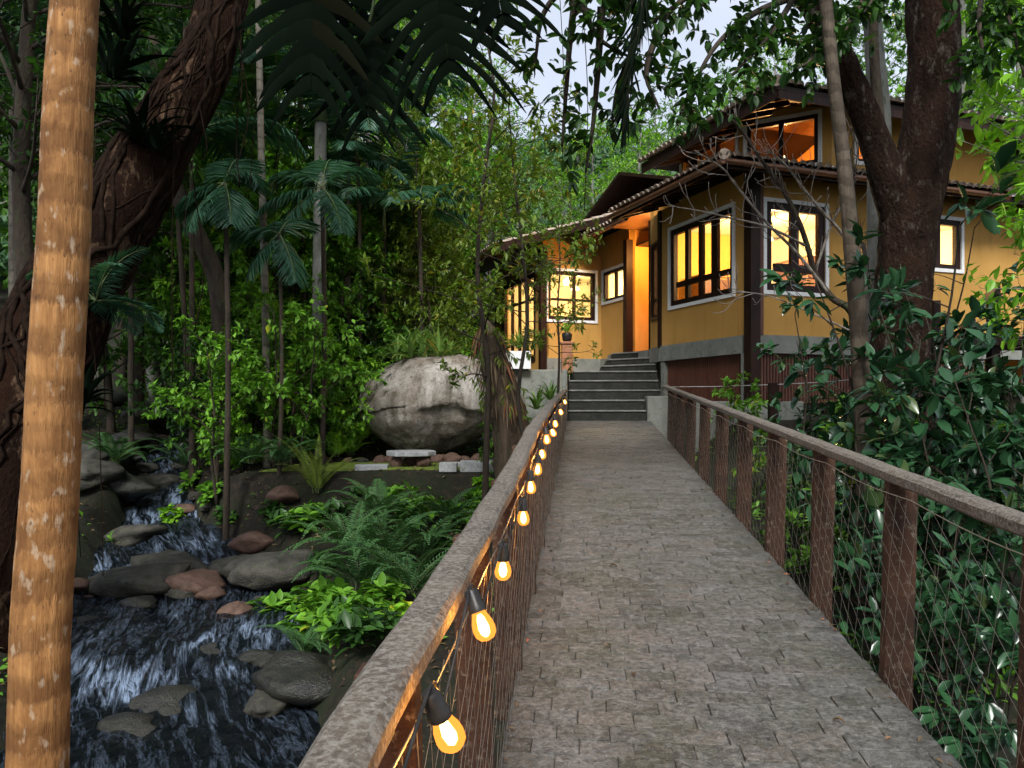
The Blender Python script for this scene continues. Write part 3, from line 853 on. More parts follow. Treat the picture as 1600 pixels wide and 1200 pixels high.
# rear of the house, closed
wall((9.2, 0), (9.2, 10.6), FZ - 1.2, WT + .6)
wall((9.2, 10.6), N, FZ - 1.2, WT)

def post_part(name, u, v, z0, z1, w, mat='wood', d=None):
    d = d or w
    return MB().box((u - w/2, v - d/2, z0), (u + w/2, v + d/2, z1)).build(name, M[mat], house, bevel=0.006)
post_part('corner_post', 0.03, -0.01, -.05, WT, .19)
post_part('corner_post', .02, 2.82, FZ - .03, WT, .11)
post_part('door_post', .72, 5.47, FZ, WT, .17)
post_part('door_post', .25, 3.58, FZ - .3, WT, .10)
post_part('corner_post', -.84, 6.93, FZ - .5, WT, .16)
post_part('corner_post', .17, 2.95, .2, FZ, .10)
# rust-brown trim beside the bay corner
post_part('corner_board', .19, -.03, FZ, WT, .07, 'wood_red', .05)

# plinth, columns and slatted skirting under the bay
def band(p0, p1, z0, z1, out, name='plinth', mat='concrete', th=.2, e0=0, e1=0):
    fn, L = frame2(p0, p1); mb = MB(); obox(mb, fn, -e0, L + e1, out, out - th, z0, z1)
    return mb.build(name, M[mat], house)
band(P1, C0, .83, FZ, .03, e1=-.05)
band(C0, (9.2, 0), .83, FZ, .03, e0=.03)
band(P2, P1, .83, FZ, .03, e1=-.01)
band(K, D1, -.2, FZ - .02, .04, e1=.0)
band(Mm, K, -.2, FZ - .02, .04, e0=.05, e1=-.05)
band(N, Mm, -1.2, FZ - .3, .04, e1=-.03)
band((2.3, 3.55), P2, -.3, FZ, -.02)
band(P2, P1, -.3, .825, -.12)
for u, v, w in ((.06, .10, .20), (.06, 2.72, .14), (2.35, .09, .16), (5.2, .09, .16), (8.0, .09, .16)):
    post_part('pier', u, v, -.4, .826, w, 'concrete')
def slats(p0, p1, s0, s1):
    fn, L = frame2(p0, p1); mb = MB(); s = s0
    while s < s1:
        obox(mb, fn, s, s + .038, -.06, -.085, .0, .825); s += .062
    tag(mb.build('skirting_slats', M['wood_red'], house), kind='stuff')
    mb = MB(); obox(mb, fn, s0, s1, -.16, -.2, -.1, .824); mb.build('skirting_back', M['wood'], house)
slats(P1, C0, .15, 2.68)
slats(C0, (9.2, 0), .2, 2.26); slats(C0, (9.2, 0), 2.44, 5.1)

# floors and ceilings of the lit rooms
def room(u0, u1, v0, v1, z0, z1, mat_wall, skip=''):
    """inner faces of a room: each face a thin slab"""
    t = .02
    for key, a, b, m in (('f', (u0, v0, z0 - t), (u1, v1, z0), 'wood_in'), ('c', (u0, v0, z1), (u1, v1, z1 + t), mat_wall),
                      ('r', (u1, v0, z0), (u1 + t, v1, z1), mat_wall), ('b', (u0, v1, z0), (u1, v1 + t, z1), mat_wall),
                      ('l', (u0 - t, v0, z0), (u0, v1, z1), mat_wall), ('n', (u0, v0 - t, z0), (u1, v0, z1), mat_wall)):
        if key in skip: continue
        MB().box(a, b).build({'f': 'room_floor', 'c': 'room_ceiling'}.get(key, 'room_wall'), M[m], house)
room(.20, 3.3, .20, 3.40, FZ + .01, 3.60, 'plaster_in', 'ln')
room(3.36, 6.0, .20, 3.40, FZ + .01, 3.60, 'plaster_in', 'ln')
room(-.62, 3.5, 7.16, 10.4, FZ + .01, 3.60, 'plaster_in', 'ln')
room(.98, 2.28, 5.72, 7.09, FZ + .01, 3.60, 'plaster_in', 'l')
MB().box((.22, 3.40, FZ + .01), (.24, 3.42, 3.6))
# doorway floor and ceiling of the entrance recess
MB().box((.2, 3.56, FZ - .2), (2.28, 5.5, FZ - .012)).build('porch_floor', M['concrete'], house)
MB().box((.1, 3.56, 4.08), (2.28, 5.5, 4.12)).build('porch_ceiling', M['wood_in'], house)

def lamp(u, v, z, power, name='ceiling_lamp', col=(1.0, .70, .33), size=.12, shade=True):
    if shade:
        bm = MB(); n = 14
        prof = [(0, .025), (-.05, .05), (-.12, .12), (-.16, .125), (-.165, .05)]
        vs = [(r*math.cos(2*math.pi*k/n), r*math.sin(2*math.pi*k/n), zz) for zz, r in prof for k in range(n)]
        fs = [(i*n+k, (i+1)*n+k, (i+1)*n+(k+1) % n, i*n+(k+1) % n) for i in range(len(prof)-1) for k in range(n)]
        bm.add(vs, fs, True)
        bm.tube([(0, 0, 0), (0, 0, .25)], .008, 6)
        lo = bm.build(name, M['lamp_shade'], house, (u, v, z + .2))
    ld = bpy.data.lights.new('room_light', 'POINT'); ld.energy = power; ld.color = col; ld.shadow_soft_size = size
    o = bpy.data.objects.new('room_light', ld); o.location = (u, v, z - .1); link(o, house)
lamp(1.55, 1.55, 3.05, 330)
lamp(4.4, 1.5, 3.05, 250)
lamp(.8, 8.6, 3.05, 200)
lamp(1.6, 6.4, 3.05, 90)
lamp(.95, 4.55, 3.55, 95, 'porch_lamp', (1.0, .50, .13))

# furniture glimpsed through the bay windows (parts of the lit interior, but things of their own)
def cabinet(u, v, w, d, h, rz, label, name='cabinet', z=FZ + .012):
    root = empty(name, hw(u, v, z), HR + rz); tag(root, label, 'furniture')
    MB().box((-w/2, -d/2, 0), (w/2, d/2, h)).build('body', M['wood_in'], root, bevel=.01)
    for i in range(2):
        x0 = -w/2 + .02 + i * (w/2 - .01)
        MB().box((x0, -d/2 - .018, .06), (x0 + w/2 - .03, -d/2 - .001, h - .04)).build('door', M['wood_red'], root, bevel=.006)
    MB().box((-w/2 - .02, -d/2 - .03, h + .001), (w/2 + .02, d/2, h + .03)).build('top', M['wood_in'], root, bevel=.005)
cabinet(2.9, 2.2, .9, .45, 1.75, -math.pi/2, 'tall brown cabinet inside the bay seen through its left window')
cabinet(1.35, 3.12, .8, .4, 1.45, 0, 'low brown cupboard against the bay back wall')
cabinet(2.75, .9, .8, .6, 1.02, -math.pi/2, 'brown counter inside the bay seen through its front window')

# ---- roofs
def roof(poly, thick=.10, name='roof', mat='wood'):
    mb = MB(); mb.prism([Vector(p) for p in poly], (0, 0, thick)); return mb.build(name, M[mat], house)

def tiles(e0, e1, up0, up1, pitch=.17, r=.075, lift=.10):
    """barrel tile rows running up the slope from the eave line e0-e1 to up0-up1; geometry of overlapping courses"""
    e0, e1, up0, up1 = map(Vector, (e0, e1, up0, up1))
    n = int((e1 - e0).length / pitch); mb = MB()
    ax = (e1 - e0).normalized()
    for i in range(n + 1):
        t = (i + .5) / (n + 1)
        a = e0.lerp(e1, t); b = up0.lerp(up1, t)
        d = b - a; Ln = d.length
        if Ln < .1: continue
        dn = d.normalized(); nr = ax.cross(dn).normalized()
        if nr.z < 0: nr = -nr
        m = max(1, int(Ln / .32)); step = Ln / m
        for j in range(m):
            q0 = a + dn * (j * step - .05); q1 = a + dn * ((j + 1) * step + .015)
            rr = r * random.uniform(.93, 1.07); sh = ax * random.uniform(-.008, .008)
            vs = []
            for q, rad, up_ in ((q0, rr, lift + .018), (q1, rr * .86, lift)):
                for k in range(6):
                    an = math.pi * k / 5
                    vs.append(q + sh + ax * (math.cos(an) * rad) + nr * (math.sin(an) * rad * .8 + up_))
            mb.add(vs, [(k, k+1, 7+k, 6+k) for k in range(5)] + [(0, 1, 2, 3, 4, 5)], True)
        # channel between
        q0 = a + ax * pitch / 2 - dn * .04; q1 = a + ax * pitch / 2 + d
        vs = [q + ax * x + nr * (lift + zz) for q in (q0, q1) for x, zz in ((-.06, .03), (0, .0), (.06, .03))]
        mb.add(vs, [(0, 1, 4, 3), (1, 2, 5, 4)])
    return tag(mb.build('roof_tiles', M['tile'], house), kind='stuff')

def gutter(a, b, mat='gutter', r=.065, drop=.02):
    a, b = Vector(a), Vector(b); d = (b - a).normalized(); side = d.cross(Vector((0, 0, 1))).normalized()
    mb = MB(); n = 7
    vs = []
    for q in (a, b):
        for k in range(n):
            an = math.pi * k / (n - 1)
            vs.append(q + side * (math.cos(an) * r) - Vector((0, 0, math.sin(an) * r + drop)))
        for k in range(n):
            an = math.pi * (n - 1 - k) / (n - 1)
            vs.append(q + side * (math.cos(an) * r * .9) - Vector((0, 0, math.sin(an) * r * .9 + drop - .004)))
    m = 2 * n
    mb.add(vs, [(k, (k+1) % m, m + (k+1) % m, m + k) for k in range(m)] + [tuple(range(m))[::-1], tuple(range(m, 2*m))])
    return mb.build('gutter', M[mat], house)

def fascia(a, b, h=.13, t=.03, mat='wood'):
    mb = MB(); mb.bar(a, b, t, h); return mb.build('fascia', M[mat], house)

s_ = .30
ZE = 3.66
def zl_(u, v): return ZE + s_ * min(u + 1.0, v + .7)
# lower roof: left slope A and front slope B meeting on the hip
ue, ve, vl = -1.0, -.7, 2.95
UA, VB = .74, .07
hipu, hipv = UA, UA + 1.0 - .7
roof([(ue, ve, ZE), (UA, UA + .3, ZE + s_*1.74), (UA, vl, ZE + s_*1.74), (ue, vl, ZE)][::-1], .06, 'roof_lower_left')
roof([(ue, ve, ZE), (9.8, ve, ZE), (9.8, VB + .0, ZE + s_*.77), (-.23, VB, ZE + s_*.77)], .06, 'roof_lower_front')
roof([(-.23, VB, ZE + s_*.77), (1.78, VB, ZE + s_*.77), (UA, UA + .3, ZE + s_*1.74)], .06, 'roof_lower_corner')
tiles((ue, ve, ZE), (ue, vl, ZE), (UA, UA + .3, ZE + s_*1.74), (UA, vl, ZE + s_*1.74), lift=.085)
tiles((ue, ve, ZE), (9.8, ve, ZE), (-.23, VB, ZE + s_*.77), (9.8, VB, ZE + s_*.77), lift=.085)
gutter((ue - .05, vl + .02, ZE + .02), (ue - .05, ve - .06, ZE + .02))
gutter((ue - .05, ve - .06, ZE + .02), (4.9, ve - .06, ZE + .02))
gutter((5.0, ve - .07, ZE + .08), (9.8, ve - .07, ZE + .08), 'gutter_pale')
fascia((ue + .02, vl, ZE - .03), (ue + .02, ve + .03, ZE - .03))
fascia((ue + .03, ve + .02, ZE - .03), (9.8, ve + .02, ZE - .03))
# rafters under the lower eaves
for i in range(9):
    v = -.45 + i * .42
    MB().bar((ue + .06, v, ZE - .045), (.0, v, ZE - .045 + s_*.94), .05, .08).build('rafter', M['wood'], house)
for i in range(20):
    u = -.5 + i * .5
    MB().bar((u, ve + .06, ZE - .045), (u, .0, ZE - .045 + s_*.64), .05, .08).build('rafter', M['wood'], house)

# upper storey
U0, U1, U2, U3 = (.77, 3.35), (.77, 1.30), (1.77, .10), (6.2, .10)
ZU0, ZU1 = 3.72, 5.42
wall(U0, U1, ZU0, ZU1, [(.10, 1.92, 4.28, 5.03)])
window(U0, U1, .10, 1.92, 4.28, 5.03, [.33, .66], None, fw=.06)
L12 = math.hypot(1.0, 1.2)
wall(U1, U2, ZU0, ZU1, [(.12, 1.34, 4.20, 5.06)])
window(U1, U2, .12, 1.34, 4.20, 5.06, [.48], None, fw=.07, mw=.08)
wall(U2, U3, ZU0, ZU1, [(.55, 1.25, 4.25, 4.95)])
window(U2, U3, .55, 1.25, 4.25, 4.95, [.5], None, fw=.06)
fn_, L_ = frame2(U2, U3); mb = MB(); obox(mb, fn_, -.05, L_, .06, .0, 4.02, 4.09); mb.build('sill_board', M['white'], house)
wall((6.2, .10), (6.2, 3.35), ZU0, ZU1)
wall((6.2, 3.35), U0, ZU0, ZU1)
MB().box((1.0, .35, 3.95), (6.0, 3.1, 3.98)).build('room_floor', M['wood_in'], house)
MB().box((.95, .3, 5.36), (6.0, 3.15, 5.39)).build('room_ceiling', M['wood_in'], house)
MB().box((3.2, .35, 3.99), (3.24, 3.1, 5.35)).build('room_wall', M['plaster_orange'], house)
MB().box((1.0, 3.0, 3.99), (3.19, 3.04, 5.35)).build('room_wall', M['plaster_orange'], house)
lamp(2.1, 1.75, 4.62, 80, 'ceiling_lamp', (1.0, .50, .16), .06)
ZE2 = 4.88
a0, a1, b0, b1 = -.03, 7.0, -.70, 3.52
hh = (b1 - b0) / 2; rz_ = ZE2 + s_ * hh
r0, r1 = (a0 + hh, b0 + hh, rz_), (a1 - hh, b0 + hh, rz_)
roof([(a0, b0, ZE2), r0, (a0, b1, ZE2)][::-1], .07, 'roof_upper_left')
roof([(a0, b0, ZE2), (a1, b0, ZE2), r1, r0], .07, 'roof_upper_front')
roof([(a1, b0, ZE2), (a1, b1, ZE2), r1], .07, 'roof_upper_right')
roof([(a1, b1, ZE2), (a0, b1, ZE2), r0, r1], .07, 'roof_upper_back')
def tri_tiles(e0, e1, t0, t1):
    return tiles(e0, e1, t0, t1, .165, .08, .10)
tri_tiles((a0, b0, ZE2), (a0, b1, ZE2), r0, r0)
tri_tiles((a0, b0, ZE2), (a1, b0, ZE2), r0, r1)
MB().tube([(a0 - .02, b0 - .02, ZE2 + .13), (r0[0], r0[1], rz_ + .15)], .09, 8).build('hip_tile', M['tile'], house)
MB().tube([(ue - .02, ve - .02, ZE + .10), (UA, UA + .3, ZE + s_*1.74 + .10)], .085, 8).build('hip_tile', M['tile'], house)
fascia((a0 + .02, b1, ZE2 - .05), (a0 + .02, b0 + .03, ZE2 - .05), .16)
fascia((a0 + .03, b0 + .02, ZE2 - .05), (a1, b0 + .02, ZE2 - .05), .16)
for i in range(9):
    v = b0 + .3 + i * .45
    MB().bar((a0 + .06, v, ZE2 - .05), (.8, v, ZE2 - .05 + s_*.74), .06, .09).build('rafter', M['wood'], house)

# roof over the entrance, steeper, and the left wing's single slope with its rake
roof([(.02, 3.5, 3.98), (.02, 7.3, 3.98), (1.4, 7.3, 4.62), (1.4, 3.5, 4.62)][::-1], .07, 'roof_entrance')
tiles((.02, 3.5, 3.98), (.02, 7.3, 3.98), (1.4, 3.5, 4.62), (1.4, 7.3, 4.62), lift=.07)
gutter((-.03, 7.3, 4.0), (-.03, 4.2, 4.0))
roof([(-2.18, 6.30, 3.60), (-2.18, 12.2, 3.60), (3.4, 12.2, 5.33), (3.4, 6.30, 5.33)][::-1], .10, 'roof_left_wing')
tiles((-2.18, 6.30, 3.60), (-2.18, 12.2, 3.60), (3.4, 6.30, 5.33), (3.4, 12.2, 5.33), lift=.10)
fascia((-2.19, 6.28, 3.60), (2.6, 6.28, 5.08), .17)
gutter((-2.24, 12.2, 3.66), (-2.24, 6.3, 3.66))
MB().bar((-2.0, 7.0, 3.52), (-.85, 7.0, 2.75), .09, .10).build('eave_brace', M['wood'], house)
# main roof behind, closing the house
roof([(1.4, 3.5, 4.7), (9.8, 3.5, 4.7), (9.8, 7.2, 5.9), (1.4, 7.2, 5.9)], .08, 'roof_main_front')
roof([(1.4, 7.2, 5.9), (9.8, 7.2, 5.9), (9.8, 12, 4.2), (1.4, 12, 4.2)], .08, 'roof_main_back')
MB().box((.95, .2, 3.70), (9.0, 10.4, 3.74)).build('attic_floor', M['wood'], house)

# ------------------------------------------------------------------ steps up to the door
stairs = empty('stone_stairs', B(SE, .4, 0))
tag(stairs, 'dark stone steps with pale nosings rising from the bridge to the door', 'stairs')
offs = -B(SE, .4, 0)
def step_slab(i, s0, s1, o0, o1, z0, z1, skew=0.0):
    a = B(s0, o0); b = B(s0 - skew, o1); c = B(s1, o1); d = B(s1, o0)
    pts = []
    for p in (a, b, c, d): q = p + offs; q.z = z0 + offs.z; pts.append(q)
    mb = MB(); mb.prism(pts, (0, 0, z1 - z0 - .03)); st = mb.build('step', M['step'], stairs)
    ps = []
    for p, ds in ((a, -.025), (b, -.025), (c, 0), (d, 0)): q = p + BD * ds + offs; q.z = z1 - .029 + offs.z; ps.append(q)
    mb = MB(); mb.prism(ps, (0, 0, .029)); mb.build('nosing', M['nosing'], st, bevel=.006)
z = -1.42 + SL * SE
top = FZ - .02
OX = [(-.25, 1.18), (-.25, 1.18), (-.25, 1.5), (-.25, 1.5), (-.24, 1.5)]
rise = .195
for i in range(5):
    o0, o1 = OX[i]
    step_slab(i, SE + .01 + .32 * i, SE + 4.9 if i == 4 else SE + .01 + .32 * (i + 1) + .06, o0, o1, z - .4, z + rise * (i + 1))
zt_ = z + rise * 5; r2_ = (top - zt_) / 3
for i in range(3):
    step_slab(5 + i, SE + 2.25 + .30 * i, SE + 4.85, .42 + .12 * i, 1.5, zt_ - .1, zt_ + r2_ * (i + 1), .75)
# concrete block and cheek wall
blk = MB(); a = B(SE - .08, 1.195); b = B(SE - .08, 1.60); c = B(SE + .6, 1.60); d = B(SE + .6, 1.195)
blk.prism([Vector((p.x, p.y, -.75)) for p in (a, b, c, d)], (0, 0, .88))
tag(blk.build('concrete_block', M['concrete'], bevel=.015), 'squat grey concrete block beside the lowest steps', 'block')
chk = MB(); a = B(SE - .1, -.36); b = B(SE - .1, -.27); c = B(SE + 2.2, -.27); d = B(SE + 2.2, -.36)
chk.prism([Vector((p.x, p.y, -1.0)) for p in (a, b, c, d)], (0, 0, 1.62))
tag(chk.build('cheek_wall', M['concrete'], bevel=.01), 'thin grey cheek wall along the left side of the steps', 'wall')
# retaining wall and planter left of the steps
rw = MB(); rw.prism([(-.75, 14.65, -1.2), (.93, 14.9, -1.2), (.9, 15.2, -1.2), (-.78, 14.95, -1.2)], (0, 0, 1.85))
tag(rw.build('retaining_wall', M['concrete'], bevel=.02), 'mossy grey retaining wall under the white planter', 'wall')
pl = empty('planter', (-.08, 14.72, .652), R(8)); tag(pl, 'long white planter box full of plants left of the steps', 'planter')
for a, b in (((-.46, -.16, 0), (.42, -.13, .34)), ((-.46, .13, 0), (.42, .16, .34)), ((-.46, -.129, 0), (-.43, .129, .34)), ((.39, -.129, 0), (.42, .129, .34))):
    MB().box(a, b).build('side_panel', M['white'], pl, bevel=.006)
MB().box((-.429, -.128, .02), (.389, .128, .29)).build('soil', M['ground'], pl)
lw = MB(); lw.prism([(2.75, 11.75, -.9), (4.6, 12.1, -.9), (4.6, 12.35, -.9), (2.75, 12.0, -.9)], (0, 0, .93))
tag(lw.build('low_wall', M['concrete'], bevel=.02), 'low grey garden wall in front of the slatted skirting', 'wall')
# terracotta pedestal with a fern pot
pp = P(886, 578, 15.4)
ped = empty('pedestal', (pp.x, pp.y, .60)); tag(ped, 'terracotta pedestal at the top left of the steps', 'pedestal')
MB().box((-.11, -.11, 0), (.11, .11, .58)).build('column', M['terracotta'], ped, bevel=.015)
MB().box((-.14, -.14, .581), (.14, .14, .63)).build('cap', M['terracotta'], ped, bevel=.01)
# cable fence from the end of the right railing
cf = empty('cable_fence', P(1208, 640, 10.8)); cf.location.z = G(cf.location.x, cf.location.y)
tag(cf, 'thin cable fence with a dark post running right from the railing end', 'fence')
o_ = -cf.location
MB().box((-.06, -.06, -.2), (.06, .06, P(1208, 598, 10.8).z - cf.location.z)).build('post', M['wood'], cf, bevel=.008)
e_ = B(12.15, 1.30, rail_h(RRAIL, 12.1) - .03)
MB().tube([e_ + o_, (e_ + P(1208, 601, 10.8)) / 2 + o_ - Vector((0, 0, .01)), P(1208, 601, 10.8) + o_, P(1290, 597, 10.2) + o_, P(1380, 588, 9.6) + o_], .006, 5).build('cable', M['gutter_pale'], cf)
# outside stair rail on the right wing
er = empty('stair_railing', P(1552, 530, 11.6)); tag(er, 'dark outdoor stair railing with slanting handrail before the right wing', 'railing')
o_ = -er.location
MB().box((-.07, -.07, -1.1), (.07, .07, (530 - 448) / FPX * 11.6)).build('post', M['wood'], er, bevel=.006)
MB().bar(P(1556, 444, 11.6) + o_, P(1470, 560, 11.0) + o_, .09, .045).build('handrail', M['wood_in'], er, bevel=.005)
pq = P(1462, 470, 11.2) + o_
MB().box((pq.x - .05, pq.y - .05, -.9), (pq.x + .05, pq.y + .05, pq.z)).build('post', M['wood'], er, bevel=.006)
MB().box((-1.2, -.3, -.11), (2.8, .9, .02)).build('landing', M['wood'], er)

# ------------------------------------------------------------------ plant kit
def nrm(a): return a / (np.linalg.norm(a, axis=-1, keepdims=True) + 1e-9)

def leaf_arrays(pos, d, up, L, W, big=False, fold=.18, droop=.15):
    """leaf blades: pos, direction, up hint -> vertices and triangles"""
    pos = np.asarray(pos, float); d = nrm(np.asarray(d, float)); n = len(pos)
    side = nrm(np.cross(d, up)); nn = np.cross(side, d)
    L = np.broadcast_to(np.asarray(L, float), (n,))[:, None]; W = np.broadcast_to(np.asarray(W, float), (n,))[:, None]
    if not big:
        a = pos; m = pos + d * L * .45
        V = np.stack([a, m + side * W/2 + nn * W * fold, pos + d * L - nn * L * droop, m - side * W/2 + nn * W * fold], 1)
        F = np.array([[0, 1, 2], [0, 2, 3]])
    else:
        def pt(t, s, k): return pos + d * L * t + side * (W/2 * s) + nn * (W * fold * abs(s) - L * droop * t * t)
        V = np.stack([pt(0, 0, 0), pt(.22, -.78, 0), pt(.25, 0, 0), pt(.22, .78, 0), pt(.58, -.95, 0), pt(.6, 0, 0), pt(.58, .95, 0),
                      pt(.84, -.48, 0), pt(.85, 0, 0), pt(.84, .48, 0), pt(1, 0, 0)], 1)
        F = np.array([[0,2,1],[0,3,2],[1,2,5],[1,5,4],[2,3,6],[2,6,5],[4,5,8],[4,8,7],[5,6,9],[5,9,8],[7,8,10],[8,9,10]])
    k = V.shape[1]
    FF = (F[None] + (np.arange(n) * k)[:, None, None]).reshape(-1, 3)
    return V.reshape(-1, 3), FF, len(F)

class Leaves:
    def __init__(s): s.V = []; s.F = []; s.T = []; s.n = 0
    def add(s, V, F, T):
        s.V.append(V); s.F.append(F + s.n); s.T.append(T); s.n += len(V)
    def leaves(s, pos, d, up, L, W, rng, big=False, fold=.18, droop=.15, tint=None):
        if len(pos) == 0: return
        V, F, k = leaf_arrays(pos, d, up, L, W, big, fold, droop)
        t = rng.random(len(pos)) if tint is None else tint
        s.add(V, F, np.repeat(t, k))
    def mesh(s, name, mat):
        return tri_mesh(name, np.concatenate(s.V), np.concatenate(s.F), mat, np.concatenate(s.T))

def rand_dirs(rng, n):
    v = rng.normal(size=(n, 3)); return nrm(v)

def twig_leaves(lv, rng, a, b, n, L, W, big=False, hang=.25, spread=1.0, rosette=.35):
    """n leaves along the twig from a to b, part of them bunched at the tip"""
    a = np.asarray(a, float); b = np.asarray(b, float); d = nrm(b - a)
    t = rng.random(n) ** .7; t[: int(n * rosette)] = rng.uniform(.9, 1.0, int(n * rosette))
    pos = a + (b - a) * t[:, None]
    out = rand_dirs(rng, n); out -= d * (out @ d)[:, None]; out = nrm(out)
    dd = nrm(d * rng.uniform(.25, .8, n)[:, None] + out * spread + np.array([0, 0, -hang]) + .15 * rand_dirs(rng, n))
    up = nrm(np.array([0, 0, 1.0]) + .5 * rand_dirs(rng, n))
    ls = L * rng.uniform(.65, 1.2, n)
    lv.leaves(pos, dd, up, ls, ls * W / L * rng.uniform(.85, 1.15, n), rng, big)

def tree_proto(seed, H, r0, crown0, nb, blen, ntw, nlf, L, W, mat, bark, lean=.06, elev=(15, 60), big=False, hang=.25, twl=.4, stems=1, rot=None, flat=1.0, name='tree'):
    """returns (trunk mesh, crown mesh): tapered trunk, limbs, twigs, and leaves set along the twigs"""
    rng = np.random.default_rng(seed); tb = MB(); lv = Leaves()
    for st in range(stems):
        off = np.array([0, 0, 0.]) if stems == 1 else np.append(rng.normal(0, .12 * blen, 2), 0)
        ld = rng.normal(0, lean, 2) + (off[:2] * .55 / max(.3, blen) if stems > 1 else 0)
        Hs = H * (1 if stems == 1 else rng.uniform(.65, 1.05))
        ks = np.linspace(0, 1, 7)
        wob = np.cumsum(rng.normal(0, .018 * Hs, (7, 2)), 0); wob -= wob[0]
        path = np.stack([off[0] + ld[0]*Hs*ks + wob[:, 0], off[1] + ld[1]*Hs*ks + wob[:, 1], Hs*ks - .25*(ks == 0)], 1)
        path = curve(path, 3)
        kk = np.linspace(0, 1, len(path))
        rr = r0 * (1 - .72*kk) * (1 + .5*np.exp(-kk*18)) * (1 if stems == 1 else .6)
        tb.tube(path, rr, 8 if r0 > .06 else 6)
        nbs = max(2, int(nb / stems))
        for i in range(nbs):
            f = crown0 + (1 - crown0) * (i + rng.random()) / nbs
            p0 = np.array([np.interp(f, kk, path[:, j]) for j in range(3)])
            az = i * 2.4 + rng.uniform(-.5, .5) + st; e = R(rng.uniform(*elev)) * (.5 + .6 * f)
            g = (f - crown0) / (1 - crown0 + 1e-6)
            bl = blen * (1.0 - .55 * g ** 1.5) * (.55 + .6 * min(1, g * 3)) * rng.uniform(.75, 1.15)
            dr = np.array([math.cos(az)*math.cos(e), math.sin(az)*math.cos(e), math.sin(e) * flat])
            p1 = p0 + dr*bl*.5 + rng.normal(0, .04*bl, 3); p2 = p0 + dr*bl + rng.normal(0, .08*bl, 3) + np.array([0, 0, -.06*bl])
            bp = curve([p0, p1, p2], 4)
            br = max(.006, r0 * .33 * (1 - .6*f))
            tb.tube(bp, np.linspace(br, br*.3, len(bp)), 5)
            for k in range(ntw):
                t = rng.uniform(.25, 1.0) if k else 1.0
                q = np.array([np.interp(t, np.linspace(0, 1, len(bp)), bp[:, j]) for j in range(3)])
                td = nrm(dr * .6 + rand_dirs(rng, 1)[0] * .9 + np.array([0, 0, .1]))
                tl = bl * twl * rng.uniform(.5, 1.1)
                tip = q + td * tl
                tb.tube([q, (q + tip)/2 + rng.normal(0, .03*tl, 3), tip], [br*.32, br*.24, br*.12], 3, cap=False)
                twig_leaves(lv, rng, q + td*tl*.2, tip, nlf, L, W, big, hang)
    return tb.mesh(name + '_trunk', bark), lv.mesh(name + '_crown', mat)

def plant(name, proto, loc, rz, sc, label, cat, group=None, parts=('trunk', 'crown'), tilt=(0, 0)):
    root = empty(name, loc, rz); root.rotation_euler = (tilt[0], tilt[1], rz)
    root.scale = (sc,) * 3 if np.isscalar(sc) else sc
    tag(root, label, cat, group)
    for nm, me in zip(parts, proto): mobj(nm, me, root)
    return root

# feather fronds (palms and ferns)
def frond(lv, rng, base, az, e0, length, droop, n, ll, lw, vang=.25, tb=None, rr=.012, hangl=.6, prof=None, twist=0.0, tint=None):
    """one arching frond: leaflets both sides of a rachis"""
    m = 14; pts = [np.asarray(base, float)]; e = e0; h = length / m
    for i in range(m):
        pts.append(pts[-1] + h * np.array([math.cos(az)*math.cos(e), math.sin(az)*math.cos(e), math.sin(e)]))
        e -= droop / m * (.4 + 1.2 * i / m)
    pts = np.array(pts)
    if tb is not None: tb.tube(pts[::2], np.linspace(rr, rr*.2, len(pts[::2])), 4, cap=False)
    t = np.linspace(.10, .995, n); idx = t * m
    pos = np.stack([np.interp(idx, np.arange(m+1), pts[:, j]) for j in range(3)], 1)
    tg = nrm(np.stack([np.interp(np.minimum(idx + .3, m), np.arange(m+1), pts[:, j]) for j in range(3)], 1) - np.stack([np.interp(idx - .3, np.arange(m+1), pts[:, j]) for j in range(3)], 1))
    up = np.array([0, 0, 1.0]); side = nrm(np.cross(tg, up)); nn = np.cross(side, tg)
    pr = np.sin(np.pi * np.clip(t, .02, 1) ** .75) ** .6 if prof is None else prof(t)
    for sg in (-1, 1):
        fwd = .35 + .7 * t
        d = nrm(side * sg + tg * fwd[:, None] + nn * vang + np.array([0, 0, -hangl]) * (.3 + .5*rng.random(n))[:, None] + .06 * rand_dirs(rng, n))
        L = ll * pr * rng.uniform(.88, 1.08, n)
        tn = np.clip(rng.random(n) * .5 + (.25 if tint is None else tint), 0, 1)
        lv.leaves(pos, d, nrm(nn + .2*rand_dirs(rng, n)), L, np.full(n, lw), rng, False, .1, .22, tn)

def palm_crown(seed, nf, length, mat, n=34, ll=.55, lw=.035, e=(20, 75), droop=(1.4, 2.2)):
    rng = np.random.default_rng(seed); lv = Leaves(); tb = MB()
    for i in range(nf):
        frond(lv, rng, (0, 0, 0), i * 2.4 + rng.uniform(-.3, .3), R(rng.uniform(*e)), length * rng.uniform(.8, 1.1), rng.uniform(*droop), n, ll, lw, tb=tb, rr=.018, hangl=.7)
    return tb.mesh('rachis', M['green_stem']), lv.mesh('frond_leaflets', mat)

def fern_proto(seed, nf, length, mat, n=30, ll=.13, lw=.02, e=(35, 75), droop=(1.2, 2.2)):
    rng = np.random.default_rng(seed); lv = Leaves(); tb = MB()
    for i in range(nf):
        frond(lv, rng, rng.normal(0, .03, 3) * [1, 1, 0], i * 2.4 + rng.uniform(-.4, .4), R(rng.uniform(*e)), length * rng.uniform(.7, 1.1), rng.uniform(*droop), n, ll, lw, tb=tb, rr=.006, hangl=.15,
              prof=lambda t: np.minimum(1, t*5) * (1 - t**2.2) + .05)
    return tb.mesh('rachis', M['green_stem']), lv.mesh('fronds', mat)

